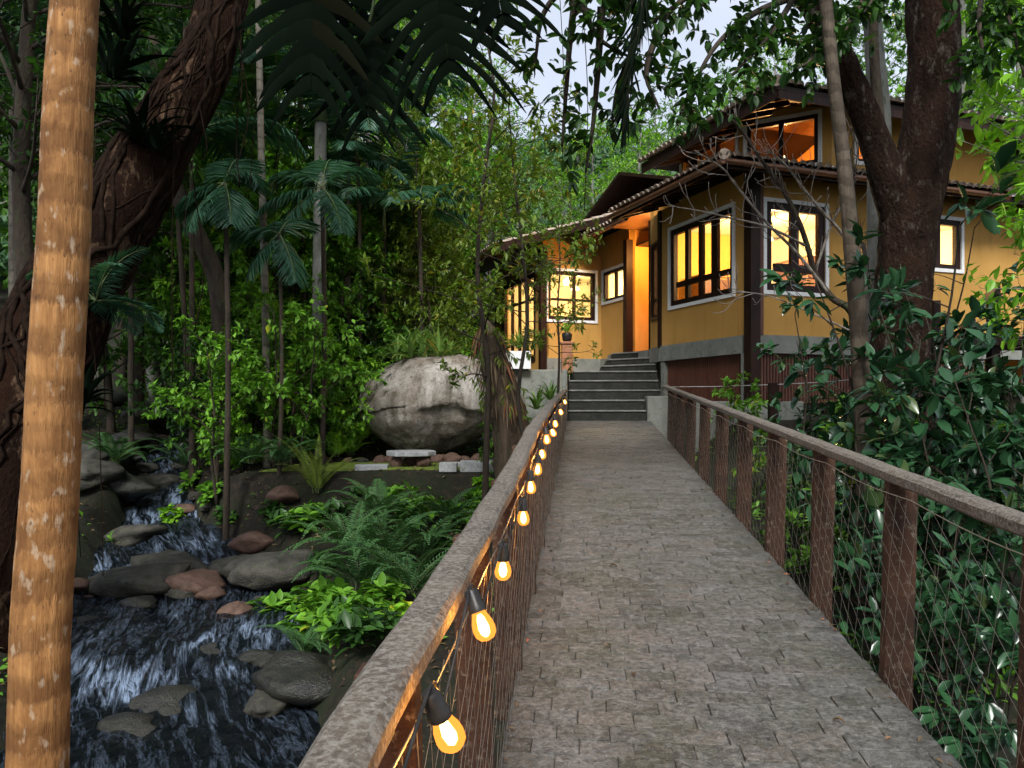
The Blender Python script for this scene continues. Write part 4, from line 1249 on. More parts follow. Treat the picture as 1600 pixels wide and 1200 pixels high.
def strap(lv, rng, base, az, e0, length, width, droop, tint, m=7):
    pts = [np.asarray(base, float)]; e = e0; h = length / m
    for i in range(m):
        pts.append(pts[-1] + h * np.array([math.cos(az)*math.cos(e), math.sin(az)*math.cos(e), math.sin(e)])); e -= droop / m * (.3 + 1.5*i/m)
    pts = np.array(pts); side = np.array([-math.sin(az), math.cos(az), 0])
    t = np.linspace(0, 1, m + 1); w = width * (.7 + .5*np.sin(np.pi*np.minimum(1, t*1.2))) * (1 - t**4) / 2
    V = np.concatenate([pts - side*w[:, None] + [0, 0, .2*width], pts, pts + side*w[:, None] + [0, 0, .2*width]])
    F = []
    k = m + 1
    for i in range(m):
        for j in range(2): a = j*k + i; F += [[a, a+1, a+k+1], [a, a+k+1, a+k]]
    lv.add(V, np.array(F), np.full(len(F), tint))

def brom_proto(seed, n, length, width, mat, e=(25, 80), droop=(.8, 2.4)):
    rng = np.random.default_rng(seed); lv = Leaves()
    for i in range(n):
        strap(lv, rng, rng.normal(0, .02, 3)*[1, 1, 0], i*2.4 + rng.uniform(-.3, .3), R(rng.uniform(*e)), length*rng.uniform(.6, 1.1), width*rng.uniform(.8, 1.1), rng.uniform(*droop), rng.random())
    return lv.mesh('strap_leaves', mat)

def herb_proto(seed, n, L, W, H, mat, big=True):
    """low leafy herb: several short stems with broad leaves"""
    rng = np.random.default_rng(seed); lv = Leaves()
    for i in range(n):
        az = rng.uniform(0, 6.28); r = rng.uniform(.02, .5) * H; tip = np.array([math.cos(az)*r, math.sin(az)*r, H*rng.uniform(.4, 1)])
        twig_leaves(lv, rng, tip*.3, tip, 9, L, W, big, .2, 1.0, .5)
    return lv.mesh('herb_leaves', mat)

def lobed_leaf(L, Wd, nl, mat, seed):
    """deeply cut philodendron blade: midrib with finger lobes, some thickness from the fold; hangs along -Z, face along -Y"""
    rng = np.random.default_rng(seed); lv = Leaves()
    m = nl
    for sg in (-1, 1):
        for i in range(m):
            t0 = i / m; t1 = (i + .92) / m
            z0 = -L * t0; z1 = -L * t1
            ext = Wd * (math.sin(math.pi * min(.96, (.26 + .70 * t0))) ** .6) * rng.uniform(.78, 1.18)
            dropz = -ext * (.30 + 1.05 * t0 + rng.uniform(-.16, .16)); cw = rng.uniform(.70, .90); bk = rng.uniform(.08, .38)
            segs = 10; V = []
            hw_ = L / m / 2
            for k in range(segs + 1):
                q = k / segs
                x = sg * ext * q; zc = (z0 + z1)/2 + dropz * q**1.55
                w = hw_ * (1.04 if q < .36 else (cw + .12*math.sin(q*11 + i*2)) * (1 - max(0, (q - .55)/.46)**3.0)) + .003
                y = bk * ext * q*q*(1 if i % 2 else -.4) + rng.normal(0, .003) + .02*math.sin(t0*7)
                V += [(x, y, zc + w), (x, y - .008, zc), (x, y, zc - w)]
            F = []
            for k in range(segs):
                for j in range(2): a = k*3 + j; F += [[a, a+3, a+4], [a, a+4, a+1]]
            lv.add(np.array(V), np.array(F), np.full(len(F), rng.random()))
    return lv.mesh('lobed_blade', mat)

def rock_mesh(seed, mat, sub=3, rough=.28, flat=.6, ang=.8):
    bm = bmesh.new(); bmesh.ops.create_icosphere(bm, subdivisions=sub, radius=1.0)
    o = Vector((seed*13.7, seed*5.1, seed*2.3))
    for v in bm.verts:
        p = v.co.copy()
        d = mnoise.noise(p*1.1 + o)*rough*1.6 + mnoise.noise(p*2.7 + o)*rough*.6 + mnoise.noise(p*6 + o)*rough*.35
        # planar cuts give stones their flats
        q = p * (1 + d)
        for k in range(5):
            nn = Vector((math.sin(seed*3.1 + k*2.4), math.cos(seed*1.7 + k*1.9), math.sin(seed + k*1.3))).normalized()
            c = .72 + .12*math.sin(seed*k + k)
            e = q.dot(nn) - c
            if e > 0: q -= nn * e * .85 * ang
        v.co = Vector((q.x, q.y, q.z*flat))
    me = bpy.data.meshes.new('rock'); bm.to_mesh(me); bm.free()
    me.polygons.foreach_set('use_smooth', [True]*len(me.polygons)); me.materials.append(mat)
    return me

# ------------------------------------------------------------------ plant prototypes
PR = {}
PR['under1'] = tree_proto(21, 5.0, .05, .16, 30, 1.35, 8, 17, .15, .066, M['leaf_mid'], M['bark_dark'], name='understorey')
PR['under2'] = tree_proto(22, 5.2, .05, .20, 28, 1.5, 8, 17, .16, .062, M['leaf_olive'], M['bark_dark'], name='understorey')
PR['under3'] = tree_proto(23, 4.4, .045, .12, 30, 1.4, 8, 17, .14, .062, M['leaf_bright'], M['bark_dark'], name='understorey')
PR['under4'] = tree_proto(24, 4.8, .05, .10, 30, 1.4, 8, 17, .165, .07, M['leaf_forest'], M['bark_dark'], name='understorey')
PR['sap1'] = tree_proto(31, 6.4, .042, .30, 28, 1.2, 6, 10, .11, .043, M['leaf_olive'], M['bark_dark'], .02, (0, 55), name='sapling')
PR['sap2'] = tree_proto(32, 5.6, .036, .46, 26, 1.05, 6, 10, .105, .04, M['leaf_olive'], M['bark_dark'], .03, (0, 55), name='sapling')
PR['tall1'] = tree_proto(41, 13, .17, .34, 36, 3.2, 11, 16, .20, .095, M['leaf_mid'], M['bark_pale'], .03, name='forest_tree')
PR['tall2'] = tree_proto(42, 12, .15, .40, 36, 3.0, 11, 16, .20, .085, M['leaf_forest'], M['bark_grey'], .04, name='forest_tree')
PR['tall3'] = tree_proto(43, 11, .15, .25, 38, 2.8, 11, 16, .18, .085, M['leaf_bright'], M['bark_grey'], .03, name='forest_tree')
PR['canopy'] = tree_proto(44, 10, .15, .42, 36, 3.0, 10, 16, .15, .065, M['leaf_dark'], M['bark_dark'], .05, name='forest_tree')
PR['shrub1'] = tree_proto(51, 1.7, .03, .15, 28, .8, 6, 13, .09, .045, M['leaf_mid'], M['bark_dark'], .1, stems=4, name='shrub')
PR['shrub2'] = tree_proto(52, 1.8, .03, .15, 28, .8, 6, 13, .10, .045, M['leaf_dark'], M['bark_dark'], .1, stems=4, name='shrub')
PR['shrub3'] = tree_proto(53, 1.6, .03, .15, 28, .8, 6, 13, .085, .04, M['leaf_bright'], M['bark_dark'], .1, stems=4, name='shrub')
PR['gloss1'] = tree_proto(61, 2.7, .032, .12, 30, .75, 3, 7, .17, .075, M['leaf_glossy'], M['bark_dark'], .1, stems=5, big=True, hang=.15, name='glossy_shrub')
PR['gloss2'] = tree_proto(62, 2.3, .03, .10, 30, .75, 3, 6, .19, .08, M['leaf_glossy'], M['bark_dark'], .1, stems=5, big=True, hang=.2, name='glossy_shrub')
PR['gloss3'] = tree_proto(63, 1.5, .025, .10, 28, .6, 3, 7, .15, .07, M['leaf_mid'], M['bark_dark'], .1, stems=5, big=True, hang=.1, name='leafy_shrub')
PR['broad'] = tree_proto(64, 5.6, .06, .58, 26, 1.5, 6, 8, .21, .085, M['leaf_bright'], M['bark_grey'], .03, big=True, hang=.45, name='broadleaf_tree')
PR['palm1'] = palm_crown(71, 10, 1.9, M['leaf_palm'])
PR['palm2'] = palm_crown(72, 9, 1.6, M['leaf_palm'], 32, .48, .032)
PR['palm3'] = palm_crown(73, 11, 2.3, M['leaf_dark'], 38, .6, .035)
PR['fern1'] = fern_proto(81, 14, 1.0, M['leaf_fern'])
PR['fern2'] = fern_proto(82, 12, .85, M['leaf_fern'], 28, .12)
PR['fern3'] = fern_proto(83, 13, .95, M['leaf_fern_yellow'], 34, .085, .016, (55, 82), (.7, 1.5))
PR['fern4'] = fern_proto(84, 11, .7, M['leaf_bright'], 28, .10, .018, (45, 80), (.9, 1.8))
PR['brom1'] = brom_proto(91, 30, .62, .045, M['leaf_brom'])
PR['brom2'] = brom_proto(92, 26, .5, .05, M['leaf_brom'], (35, 85), (.4, 1.8))
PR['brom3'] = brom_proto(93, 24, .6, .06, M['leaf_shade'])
PR['herb1'] = herb_proto(95, 12, .10, .055, .28, M['leaf_bright'])
PR['herb2'] = herb_proto(96, 12, .12, .06, .32, M['leaf_mid'])
PR['herb3'] = herb_proto(97, 12, .11, .05, .30, M['leaf_dark'])

rnd = random.Random(77)

# ------------------------------------------------------------------ near palm, strangler tree
def stem_obj(name, pts, rad, mat, parent, n=12, jit=0.0, rng=None, per=8):
    return MB().tube(curve(pts, per), np.interp(np.linspace(0, 1, (len(pts)-1)*per+1), np.linspace(0, 1, len(rad)), rad), n, jit=jit, rng=rng).build(name, mat, parent)

def rel(pts, o): return [Vector(p) - o for p in pts]

def near_palm():
    d = 2.7
    cols = [(20, 1720), (40, 1450), (59, 1200), (72, 900), (86, 600), (100, 300), (115, 0), (130, -350), (150, -900), (165, -1500)]
    pts = [P(x, y, d) for x, y in cols]; o = pts[0].copy()
    root = empty('palm_tree', o); tag(root, 'near palm with tan ringed trunk at the left edge of the view', 'palm tree')
    rad = [.13, .105, .097, .094, .089, .083, .076, .072, .07, .07]
    p = curve(rel(pts, o), 26)
    t = np.linspace(0, 1, len(p)); r = np.interp(t, np.linspace(0, 1, len(rad)), rad)
    r = r * (1 + .004*np.sin(p[:, 2]*2*math.pi/.185) + .006*np.sin(p[:, 2]*7.3))
    p[:, 0] += .006*np.sin(p[:, 2]*2.1 + 1) + .003*np.sin(p[:, 2]*6.7); p[:, 1] += .004*np.sin(p[:, 2]*3.3)
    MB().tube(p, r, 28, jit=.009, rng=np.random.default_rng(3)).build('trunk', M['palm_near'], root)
    top = p[-1]
    mobj('rachis', PR['palm3'][0], root, top, None, 1.3); mobj('crown', PR['palm3'][1], root, top, None, 1.3)
near_palm()

def strangler():
    d = 7.2
    cols = [(-60, 1000, 6.9), (-10, 800, 6.9), (40, 620, 7.0), (110, 460, 7.1), (185, 330, 7.2), (260, 200, 7.3), (325, 80, 7.4), (355, -60, 7.6), (345, -260, 7.6), (270, -600, 7.4)]
    pts = [P(*c) for c in cols]; o = pts[0].copy(); rng = np.random.default_rng(2)
    root = empty('strangler_tree', o); tag(root, 'massive leaning tree wrapped in roots behind the near palm', 'tree')
    rad = [.66, .54, .45, .39, .34, .28, .23, .21, .2, .18]
    p = curve(rel(pts, o), 8); t = np.linspace(0, 1, len(p)); r = np.interp(t, np.linspace(0, 1, len(rad)), rad)
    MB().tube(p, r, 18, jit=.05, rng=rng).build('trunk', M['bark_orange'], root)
    # clasping roots, each its own strand
    for k in range(80):
        a = rng.uniform(0, 6.28); i0 = rng.integers(0, len(p)-30); n = rng.integers(18, 44); q = []
        tw = rng.uniform(-.22, .22)
        for i in range(i0, min(len(p), i0 + n)):
            a += tw + rng.normal(0, .13)
            tg = p[min(i+1, len(p)-1)] - p[max(i-1, 0)]; tg /= np.linalg.norm(tg)
            u = np.cross(tg, [0, 1, 0]); u /= np.linalg.norm(u); w = np.cross(tg, u)
            q.append(p[i] + (u*math.cos(a) + w*math.sin(a)) * (r[i]*1.02))
        if len(q) > 4:
            rr = rng.choice([.007, .010, .014, .026, .034])
            MB().tube(q, np.linspace(rr, rr*.6, len(q)), 5).build('root', M['root'], root)
    # hanging aerial roots
    for k in range(16):
        i = rng.integers(12, len(p)-6); b = p[i] + np.array([rng.uniform(-.3, .3), rng.uniform(-.3, .1), -r[i]*.5])
        Ln = rng.uniform(.5, 2.4); x = rng.normal(0, .06)
        q = curve([b, b + [x, 0, -Ln*.4], b + [x*1.6, .02, -Ln*.75], b + [x, 0, -Ln]], 5)
        MB().tube(q, .006, 4).build('aerial_root', M['root'], root)
    # crown limbs, out of frame above
    lv = Leaves()
    for k in range(11):
        a = k * 2.4; b = p[-1] - [0, 0, rng.uniform(0, 1.8)]
        e = b + np.array([math.cos(a)*1.8 - 1.2, math.sin(a)*1.8 - .4, rng.uniform(.2, 1.6)])
        MB().tube(curve([b, (b+e)/2 + [0, 0, .2], e], 5), np.linspace(.08, .02, 11), 6).build('limb', M['bark_dark'], root)
        for j in range(14):
            s = b + (e-b)*rng.uniform(.3, 1); tip = s + rand_dirs(rng, 1)[0]*rng.uniform(.4, .9)
            twig_leaves(lv, rng, s, tip, 22, .15, .065)
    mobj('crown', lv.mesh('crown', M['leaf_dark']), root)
strangler()
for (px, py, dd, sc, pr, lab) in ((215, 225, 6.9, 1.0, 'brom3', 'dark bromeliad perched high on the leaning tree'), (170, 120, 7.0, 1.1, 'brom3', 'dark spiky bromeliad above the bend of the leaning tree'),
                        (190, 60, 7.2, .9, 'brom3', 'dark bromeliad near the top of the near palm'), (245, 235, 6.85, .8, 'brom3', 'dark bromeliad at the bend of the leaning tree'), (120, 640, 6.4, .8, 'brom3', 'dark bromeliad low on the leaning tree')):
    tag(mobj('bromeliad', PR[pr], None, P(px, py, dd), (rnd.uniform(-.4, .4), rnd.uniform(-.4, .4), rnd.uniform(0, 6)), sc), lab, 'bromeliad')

# ------------------------------------------------------------------ palms of the forest
def palm(px, d, H, r, crown, lab, bark='palm_grey', sc=1.0, lean=(0, 0), group=None):
    b = at_px(px, d); root = empty('palm_tree', b); tag(root, lab, 'palm tree', group)
    top = Vector((lean[0], lean[1], H))
    pts = curve([(0, 0, -.2), tuple(top*.33 + Vector((lean[0]*-.1, 0, 0))), tuple(top*.66), tuple(top)], 8)
    MB().tube(pts, np.linspace(r*1.15, r*.85, len(pts)), 9).build('trunk', M[bark], root)
    MB().tube([top, top + Vector((lean[0]*.1, 0, H*.09 + .2))], [r*1.05, r*.55], 8).build('crownshaft', M['green_stem'], root)
    rz = rnd.uniform(0, 6)
    for nm, me in zip(('rachis', 'crown'), PR[crown]): mobj(nm, me, root, top + Vector((0, 0, H*.07 + .12)), (0, 0, rz), sc)
    return root
palm(418, 12.0, 7.6, .055, 'palm1', 'slender pale palm standing free before the leafy thicket', lean=(-.15, 0))
palm(497, 14.0, 6.0, .125, 'palm3', 'stout grey palm trunk behind the drooping teal fronds', 'bark_grey', lean=(.05, 0))
def aimed_palm(px, py, d, fronds, lab, r=.04):
    """a palm whose crown sits at a seen place and whose fronds arch where they are seen to"""
    top = P(px, py, d); b = Vector((top.x, top.y, G(top.x, top.y))); root = empty('palm_tree', b); tag(root, lab, 'palm tree')
    H = top.z - b.z
    MB().tube(curve([(0, 0, -.2), (.04, 0, H*.5), (0, 0, H)], 8), np.linspace(r*1.2, r*.8, 17), 8).build('trunk', M['bark_dark'], root)
    rng = np.random.default_rng(int(px)); lv = Leaves(); tb = MB()
    for az, e0, ln, dr in fronds:
        frond(lv, rng, (0, 0, H), R(az), R(e0), ln, dr, 44, .50, .030, tb=tb, rr=.014, hangl=1.0, tint=.4)
    mobj('rachis', tb.mesh('rachis', M['green_stem']), root); mobj('crown', lv.mesh('crown', M['leaf_palm']), root)
aimed_palm(503, 292, 12.2, ((185, 42, .95, 2.2), (205, -12, 1.35, 1.0), (222, -38, 1.35, .7), (20, 50, 1.1, 2.0), (310, -35, 1.1, .8), (90, 65, 1.2, 1.5)), 'palm with broad teal fronds below the stout grey trunk')
aimed_palm(352, 285, 10.6, ((195, -15, .8, 1.2), (225, -40, .9, .8), (350, 40, .6, 2.4), (300, -40, .8, .8), (90, 60, 1.0, 1.4)), 'palm with a fan of teal fronds beside the leaning tree')
aimed_palm(436, 365, 11.2, ((195, 20, .8, 1.9), (215, -45, .8, .6), (330, -55, .8, .5), (80, 50, .9, 1.6)), 'low palm with drooping fronds crossing the slender trunk', .03)
aimed_palm(655, 312, 14.0, ((0, 38, 1.1, 1.7), (-12, 5, 1.1, 1.3), (170, 30, 1.0, 1.6), (250, 10, 1.1, 1.3), (90, 50, 1.1, 1.4)), 'palm with two arching fronds left of the olive saplings')
aimed_palm(560, 250, 14.5, ((150, 30, 1.2, 1.7), (20, 20, 1.2, 1.6), (-20, -5, 1.2, 1.1), (200, -10, 1.2, 1.1), (270, 20, 1.3, 1.4), (90, 55, 1.3, 1.4)), 'high palm with arching fronds right of the stout trunk')
palm(575, 18.0, 6.8, .06, 'palm1', 'pale slim palm deep behind the lobed hanging leaves', 'bark_pale', 1.1)
palm(635, 20.0, 7.6, .07, 'palm2', 'far palm with a brown hanging frond in mid forest', 'bark_pale', 1.2)
palm(310, 17.0, 7.0, .06, 'palm1', 'dim palm in the dark gap of the forest')
palm(255, 21.0, 8.5, .08, 'palm2', 'pale lit palm trunk deep in the dark gap', 'bark_pale', 1.2)
palm(20, 12.0, 6.0, .06, 'palm1', 'dim palm left of the near palm trunk')
# a low silvery palm drooping by the big trunk
lp = empty('fern', P(128, 470, 6.75)); tag(lp, 'silvery drooping fern fronds growing on the leaning tree trunk', 'fern')
for nm, me in zip(('rachis', 'crown'), PR['palm2']): mobj(nm, me, lp, (.12, 0, 0), (0, .5, 2.2), .42)

palm(205, 14.0, 5.6, .05, 'palm1', 'dim teal palm just right of the leaning tree', 'bark_dark', 1.1)
palm(300, 12.5, 5.4, .045, 'palm2', 'teal palm crown high over the dark gap', 'bark_dark', 1.25)
palm(545, 14.5, 5.2, .05, 'palm1', 'teal palm crown right of the stout grey palm', 'bark_dark', 1.15)
palm(470, 15.5, 6.6, .06, 'palm1', 'high teal palm crown above the stout palm fronds', 'bark_dark', 1.2)
palm(600, 14.8, 4.0, .045, 'palm2', 'low teal palm above the left end of the boulder', 'bark_dark', 1.1)
palm(350, 19.0, 7.2, .06, 'palm1', 'far teal palm crown above the dark gap', 'bark_dark', 1.3)
# bare trunks in the dark gap
for (px, d, r, H, lab, mt) in ((218, 17, .10, 9, 'dark straight trunk nearest in the forest gap', 'bark_dark'), (240, 19, .12, 10, 'grey straight trunk left in the forest gap', 'bark_grey'), (285, 20, .10, 10, 'thin dark trunk in the middle of the forest gap', 'bark_dark'),
                        (312, 18, .13, 10, 'mottled pale trunk right in the forest gap', 'bark_pale'), (328, 17, .10, 10, 'brown trunk just left of the leafy thicket', 'bark_red'), (298, 14, .05, 8, 'very thin stem rising before the forest gap', 'bark_dark'),
                        (345, 24, .14, 11, 'far grey trunk behind the thicket edge', 'bark_grey'), (190, 22, .13, 11, 'far dark trunk beside the near palm', 'bark_dark')):
    b = at_px(px, d); root = empty('forest_tree', b); tag(root, lab, 'tree')
    x = rnd.uniform(-.3, .3)
    MB().tube(curve([(0, 0, -.2), (x*.4, 0, H*.3), (x, 0, H*.65), (x*.7, .2, H)], 5), np.linspace(r*1.2, r*.7, 16), 9).build('trunk', M[mt], root)
    mobj('crown', PR['canopy'][1], root, (0, 0, H - 6.5), (0, 0, rnd.uniform(0, 6)), .8)
# dark leaning trunk
pts = [P(350, 640, 13), P(346, 520, 13), P(336, 430, 13), P(300, 350, 13), P(262, 250, 13.2), P(240, 60, 13.5)]
root = empty('forest_tree', pts[0]); tag(root, 'black leaning trunk curving left above the thicket', 'tree')
stem_obj('trunk', rel(pts, pts[0]), [.16, .15, .15, .15, .13, .1], M['bark_dark'], root, 9)
mobj('crown', PR['canopy'][1], root, pts[-1] - pts[0] - Vector((0, 0, 5)), (0, 0, 2), .8)

# ------------------------------------------------------------------ thicket and forest
def put(name, key, px, d, sc, lab, cat, group=None, parts=('trunk', 'crown'), dz=0.0):
    b = at_px(px, d)
    s_b = b.x*math.sin(BA) + b.y*math.cos(BA); o_b = b.x*math.cos(BA) - b.y*math.sin(BA)
    need = {'g': 1.2, 's': .75, 'f': .8, 'b': 1.0}.get(key[0], 0) * sc
    if s_b < 14.5 and key[:3] in ('glo', 'shr', 'fer'):
        if o_b > .5 and o_b < OR + .12 + need: b.x += (OR + .12 + need - o_b)
        if o_b <= .5 and o_b > OL - .12 - need: b.x -= (o_b - (OL - .12 - need))
        b.z = G(b.x, b.y)
    b.z += dz
    return plant(name, PR[key], b, rnd.uniform(0, 6.28), sc * rnd.uniform(.94, 1.06), lab, cat, group, parts, (rnd.uniform(-.05, .05), rnd.uniform(-.05, .05)))

HUE = {'under1': 'mid green', 'under2': 'olive', 'under3': 'bright green', 'under4': 'dark green', 'shrub1': 'mid green', 'shrub2': 'dark green', 'shrub3': 'bright green',
       'tall1': 'mid green', 'tall2': 'dark', 'tall3': 'bright green', 'herb1': 'bright', 'herb2': 'mid green', 'herb3': 'dark'}
def place(px):
    for lim, w in ((-20, 'beyond the left edge of the view'), (40, 'left of the near palm'), (110, 'behind the near palm'), (175, 'right beside the near palm'), (215, 'behind the leaning tree base'), (270, 'left in the dark gap'), (320, 'right in the dark gap'), (375, 'just left of the slender palm'),
                   (410, 'touching the slender palm on its left'), (440, 'touching the slender palm on its right'), (480, 'left of the stout grey palm'), (510, 'under the stout grey palm'), (540, 'right of the stout grey palm'), (575, 'off the left end of the boulder'),
                   (608, 'behind the left end of the boulder'), (632, 'left behind the boulder bromeliads'), (655, 'right behind the boulder bromeliads'), (680, 'behind the right end of the boulder'), (705, 'left of the shaggy stump'), (740, 'behind the shaggy stump'), (9999, 'beside the left wing roof')):
        if px < lim: return w
und = [('under4', 300, 19.5, 1.7), ('under1', 250, 18.0, 1.6), ('under4', 175, 15.5, 1.6), ('under4', 345, 16.0, 1.35), ('under3', 385, 15.8, 1.2), ('under1', 430, 15.0, 1.15), ('under1', 490, 14.8, 1.1), ('under1', 360, 18.5, 1.2), ('under3', 455, 15.2, .9), ('under1', 530, 14.6, .8), ('under3', 510, 20.5, 1.4), ('under3', 665, 21.5, 1.4), ('under4', 335, 21.0, 1.5), ('under4', 215, 24.0, 1.6), ('under1', 400, 15.5, 1.0), ('under4', 445, 16.5, 1.1), ('under4', 385, 17.5, 1.05), ('under1', 470, 17.0, .95), ('under4', 520, 16.0, 1.0), ('under2', 545, 18.0, 1.15), ('under1', 590, 16.5, 1.0), ('under3', 600, 17.5, 1.15),
       ('under4', 560, 15.0, .75), ('under2', 640, 17.0, 1.1), ('under1', 660, 19.0, 1.25), ('under2', 690, 15.8, .75), ('under3', 620, 20.0, 1.3), ('under4', 672, 18.5, 1.0), ('under2', 650, 22.0, 1.3), ('under2', 660, 15.3, .75),
       ('under1', 495, 19.5, 1.3), ('under4', 430, 20.0, 1.3), ('under2', 770, 25.0, 1.3), ('under1', 640, 24.5, 1.4), ('under3', 560, 22.0, 1.4)]
for k, px, d, sc in und:
    put('understorey_tree', k, px, d, sc, HUE[k] + ' leaved slim tree, ' + ('front' if d < 16.8 else 'middle' if d < 19.2 else 'back') + ' of the thicket ' + place(px), 'tree', 'trees of the thicket')
sh = [('shrub1', 345, 11.6, 1.3), ('shrub3', 382, 12.0, 1.2), ('shrub1', 428, 12.3, 1.5), ('shrub1', 462, 12.1, 1.2), ('shrub3', 505, 13.1, 1.3), ('shrub2', 320, 12.6, 1.3), ('shrub1', 540, 13.7, 1.2), ('shrub1', 385, 13.0, 1.1), ('shrub2', 370, 14.0, 1.2), ('shrub1', 430, 13.6, 1.2), ('shrub1', 462, 13.0, 1.0), ('shrub3', 455, 14.2, 1.2), ('shrub2', 500, 14.4, 1.3), ('shrub2', 530, 15.0, 1.4), ('shrub3', 545, 14.6, .9), ('shrub2', 585, 15.4, 1.2),
      ('shrub1', 480, 12.4, .8), ('shrub3', 520, 13.3, .7), ('shrub2', 410, 14.8, 1.4), ('shrub2', 630, 16.0, 1.1), ('shrub1', 700, 15.8, 1.1), ('shrub2', 560, 16.2, 1.6), ('shrub1', 610, 14.9, 1.0)]
for k, px, d, sc in sh:
    put('shrub', k, px, d, sc, HUE[k] + (' tall' if sc > 1.15 else ' low') + ' leafy shrub ' + place(px) + (', nearer row' if d < 14.1 else ', farther row'), 'shrub', 'shrubs below the thicket')
tl = [('tall1', 420, 24, 1.0), ('tall2', 330, 27, 1.0), ('tall2', 250, 25, 1.0), ('tall2', 150, 23, 1.0), ('tall1', 60, 25, 1.05), ('tall2', -40, 22, 1.0), ('tall1', 520, 26, 1.05), ('tall3', 600, 28, 1.1), ('tall1', 680, 30, 1.15),
      ('tall3', 760, 34, 1.0), ('tall2', 470, 32, 1.2), ('tall2', 380, 34, 1.25), ('tall2', 200, 33, 1.25), ('tall2', 90, 32, 1.25), ('tall1', 560, 36, 1.3), ('tall1', 640, 40, 1.2), ('tall2', 290, 38, 1.3), ('tall2', -60, 32, 1.3),
      ('tall2', 10, 40, 1.3), ('tall2', 120, 41, 1.4), ('tall2', 420, 42, 1.4), ('tall1', 730, 44, 1.15), ('tall2', 230, 45, 1.4), ('tall2', 340, 47, 1.4)]
for k, px, d, sc in tl:
    put('forest_tree', k, px, d, sc, HUE[k] + ' tall forest tree ' + place(px) + (', nearest rank' if d < 29 else ', second rank' if d < 37 else ', rear rank'), 'tree', 'trees of the forest wall')
for px, d, sc in ((30, 9.5, 1.0), (-80, 11, 1.0), (90, 15, 1.1), (275, 20, 1.1), (20, 17, 1.1), (230, 23, 1.2)):
    put('forest_tree', 'canopy', px, d, sc, 'dark canopy tree over the stream ' + place(px) + (', nearer' if d < 13 else ', farther'), 'tree', 'canopy trees over the stream')

# saplings beside the left railing
put('sapling', 'sap1', 757, 9.6, .98, 'dark stemmed sapling rising left of the shaggy stump', 'tree')
put('sapling', 'sap2', 806, 9.0, .95, 'slim sapling just right of the shaggy stump', 'tree')
put('sapling', 'sap2', 855, 11.0, .74, 'thin sapling before the left wing window', 'tree')
put('sapling', 'sap1', 690, 14.9, .95, 'sapling behind the boulder with small olive leaves', 'tree')
put('sapling', 'sap1', 880, 24.0, 1.1, 'tall thin tree rising behind the left wing roof', 'tree')

# trees behind the house and up the hill
for k, px, d, sc, lab in (('tall3', 940, 38, .85, 'bright green tree rising just above the entrance roof'), ('tall3', 880, 40, .72, 'bright tree behind the left wing roof'), ('tall3', 985, 46, .95, 'bright rounded tree left of the upper roof'),
                     ('tall1', 830, 36, .72, 'mid green tree left of the left wing roof'), ('tall1', 1060, 50, 1.0, 'green tree behind the upper roof edge'), ('tall3', 1130, 55, 1.1, 'light tree above the upper roof ridge'),
                     ('tall1', 1230, 48, 1.2, 'tree behind the roof left of the ringed palm'), ('tall3', 1300, 46, 1.2, 'tree behind the roof beside the forked tree'), ('tall1', 1400, 40, 1.25, 'tree on the hill behind the forked trunk'),
                     ('tall3', 1500, 30, 1.25, 'tall green tree beyond the right end of the roof'), ('tall1', 1570, 27, 1.3, 'tall tree at the top right corner behind the house'), ('tall1', 1650, 30, 1.3, 'tall tree beyond the right edge of the view'),
                     ('tall1', 1180, 60, 1.1, 'pale green far tree above the roof')):
    put('hill_tree', k, px, d, sc, lab, 'tree')

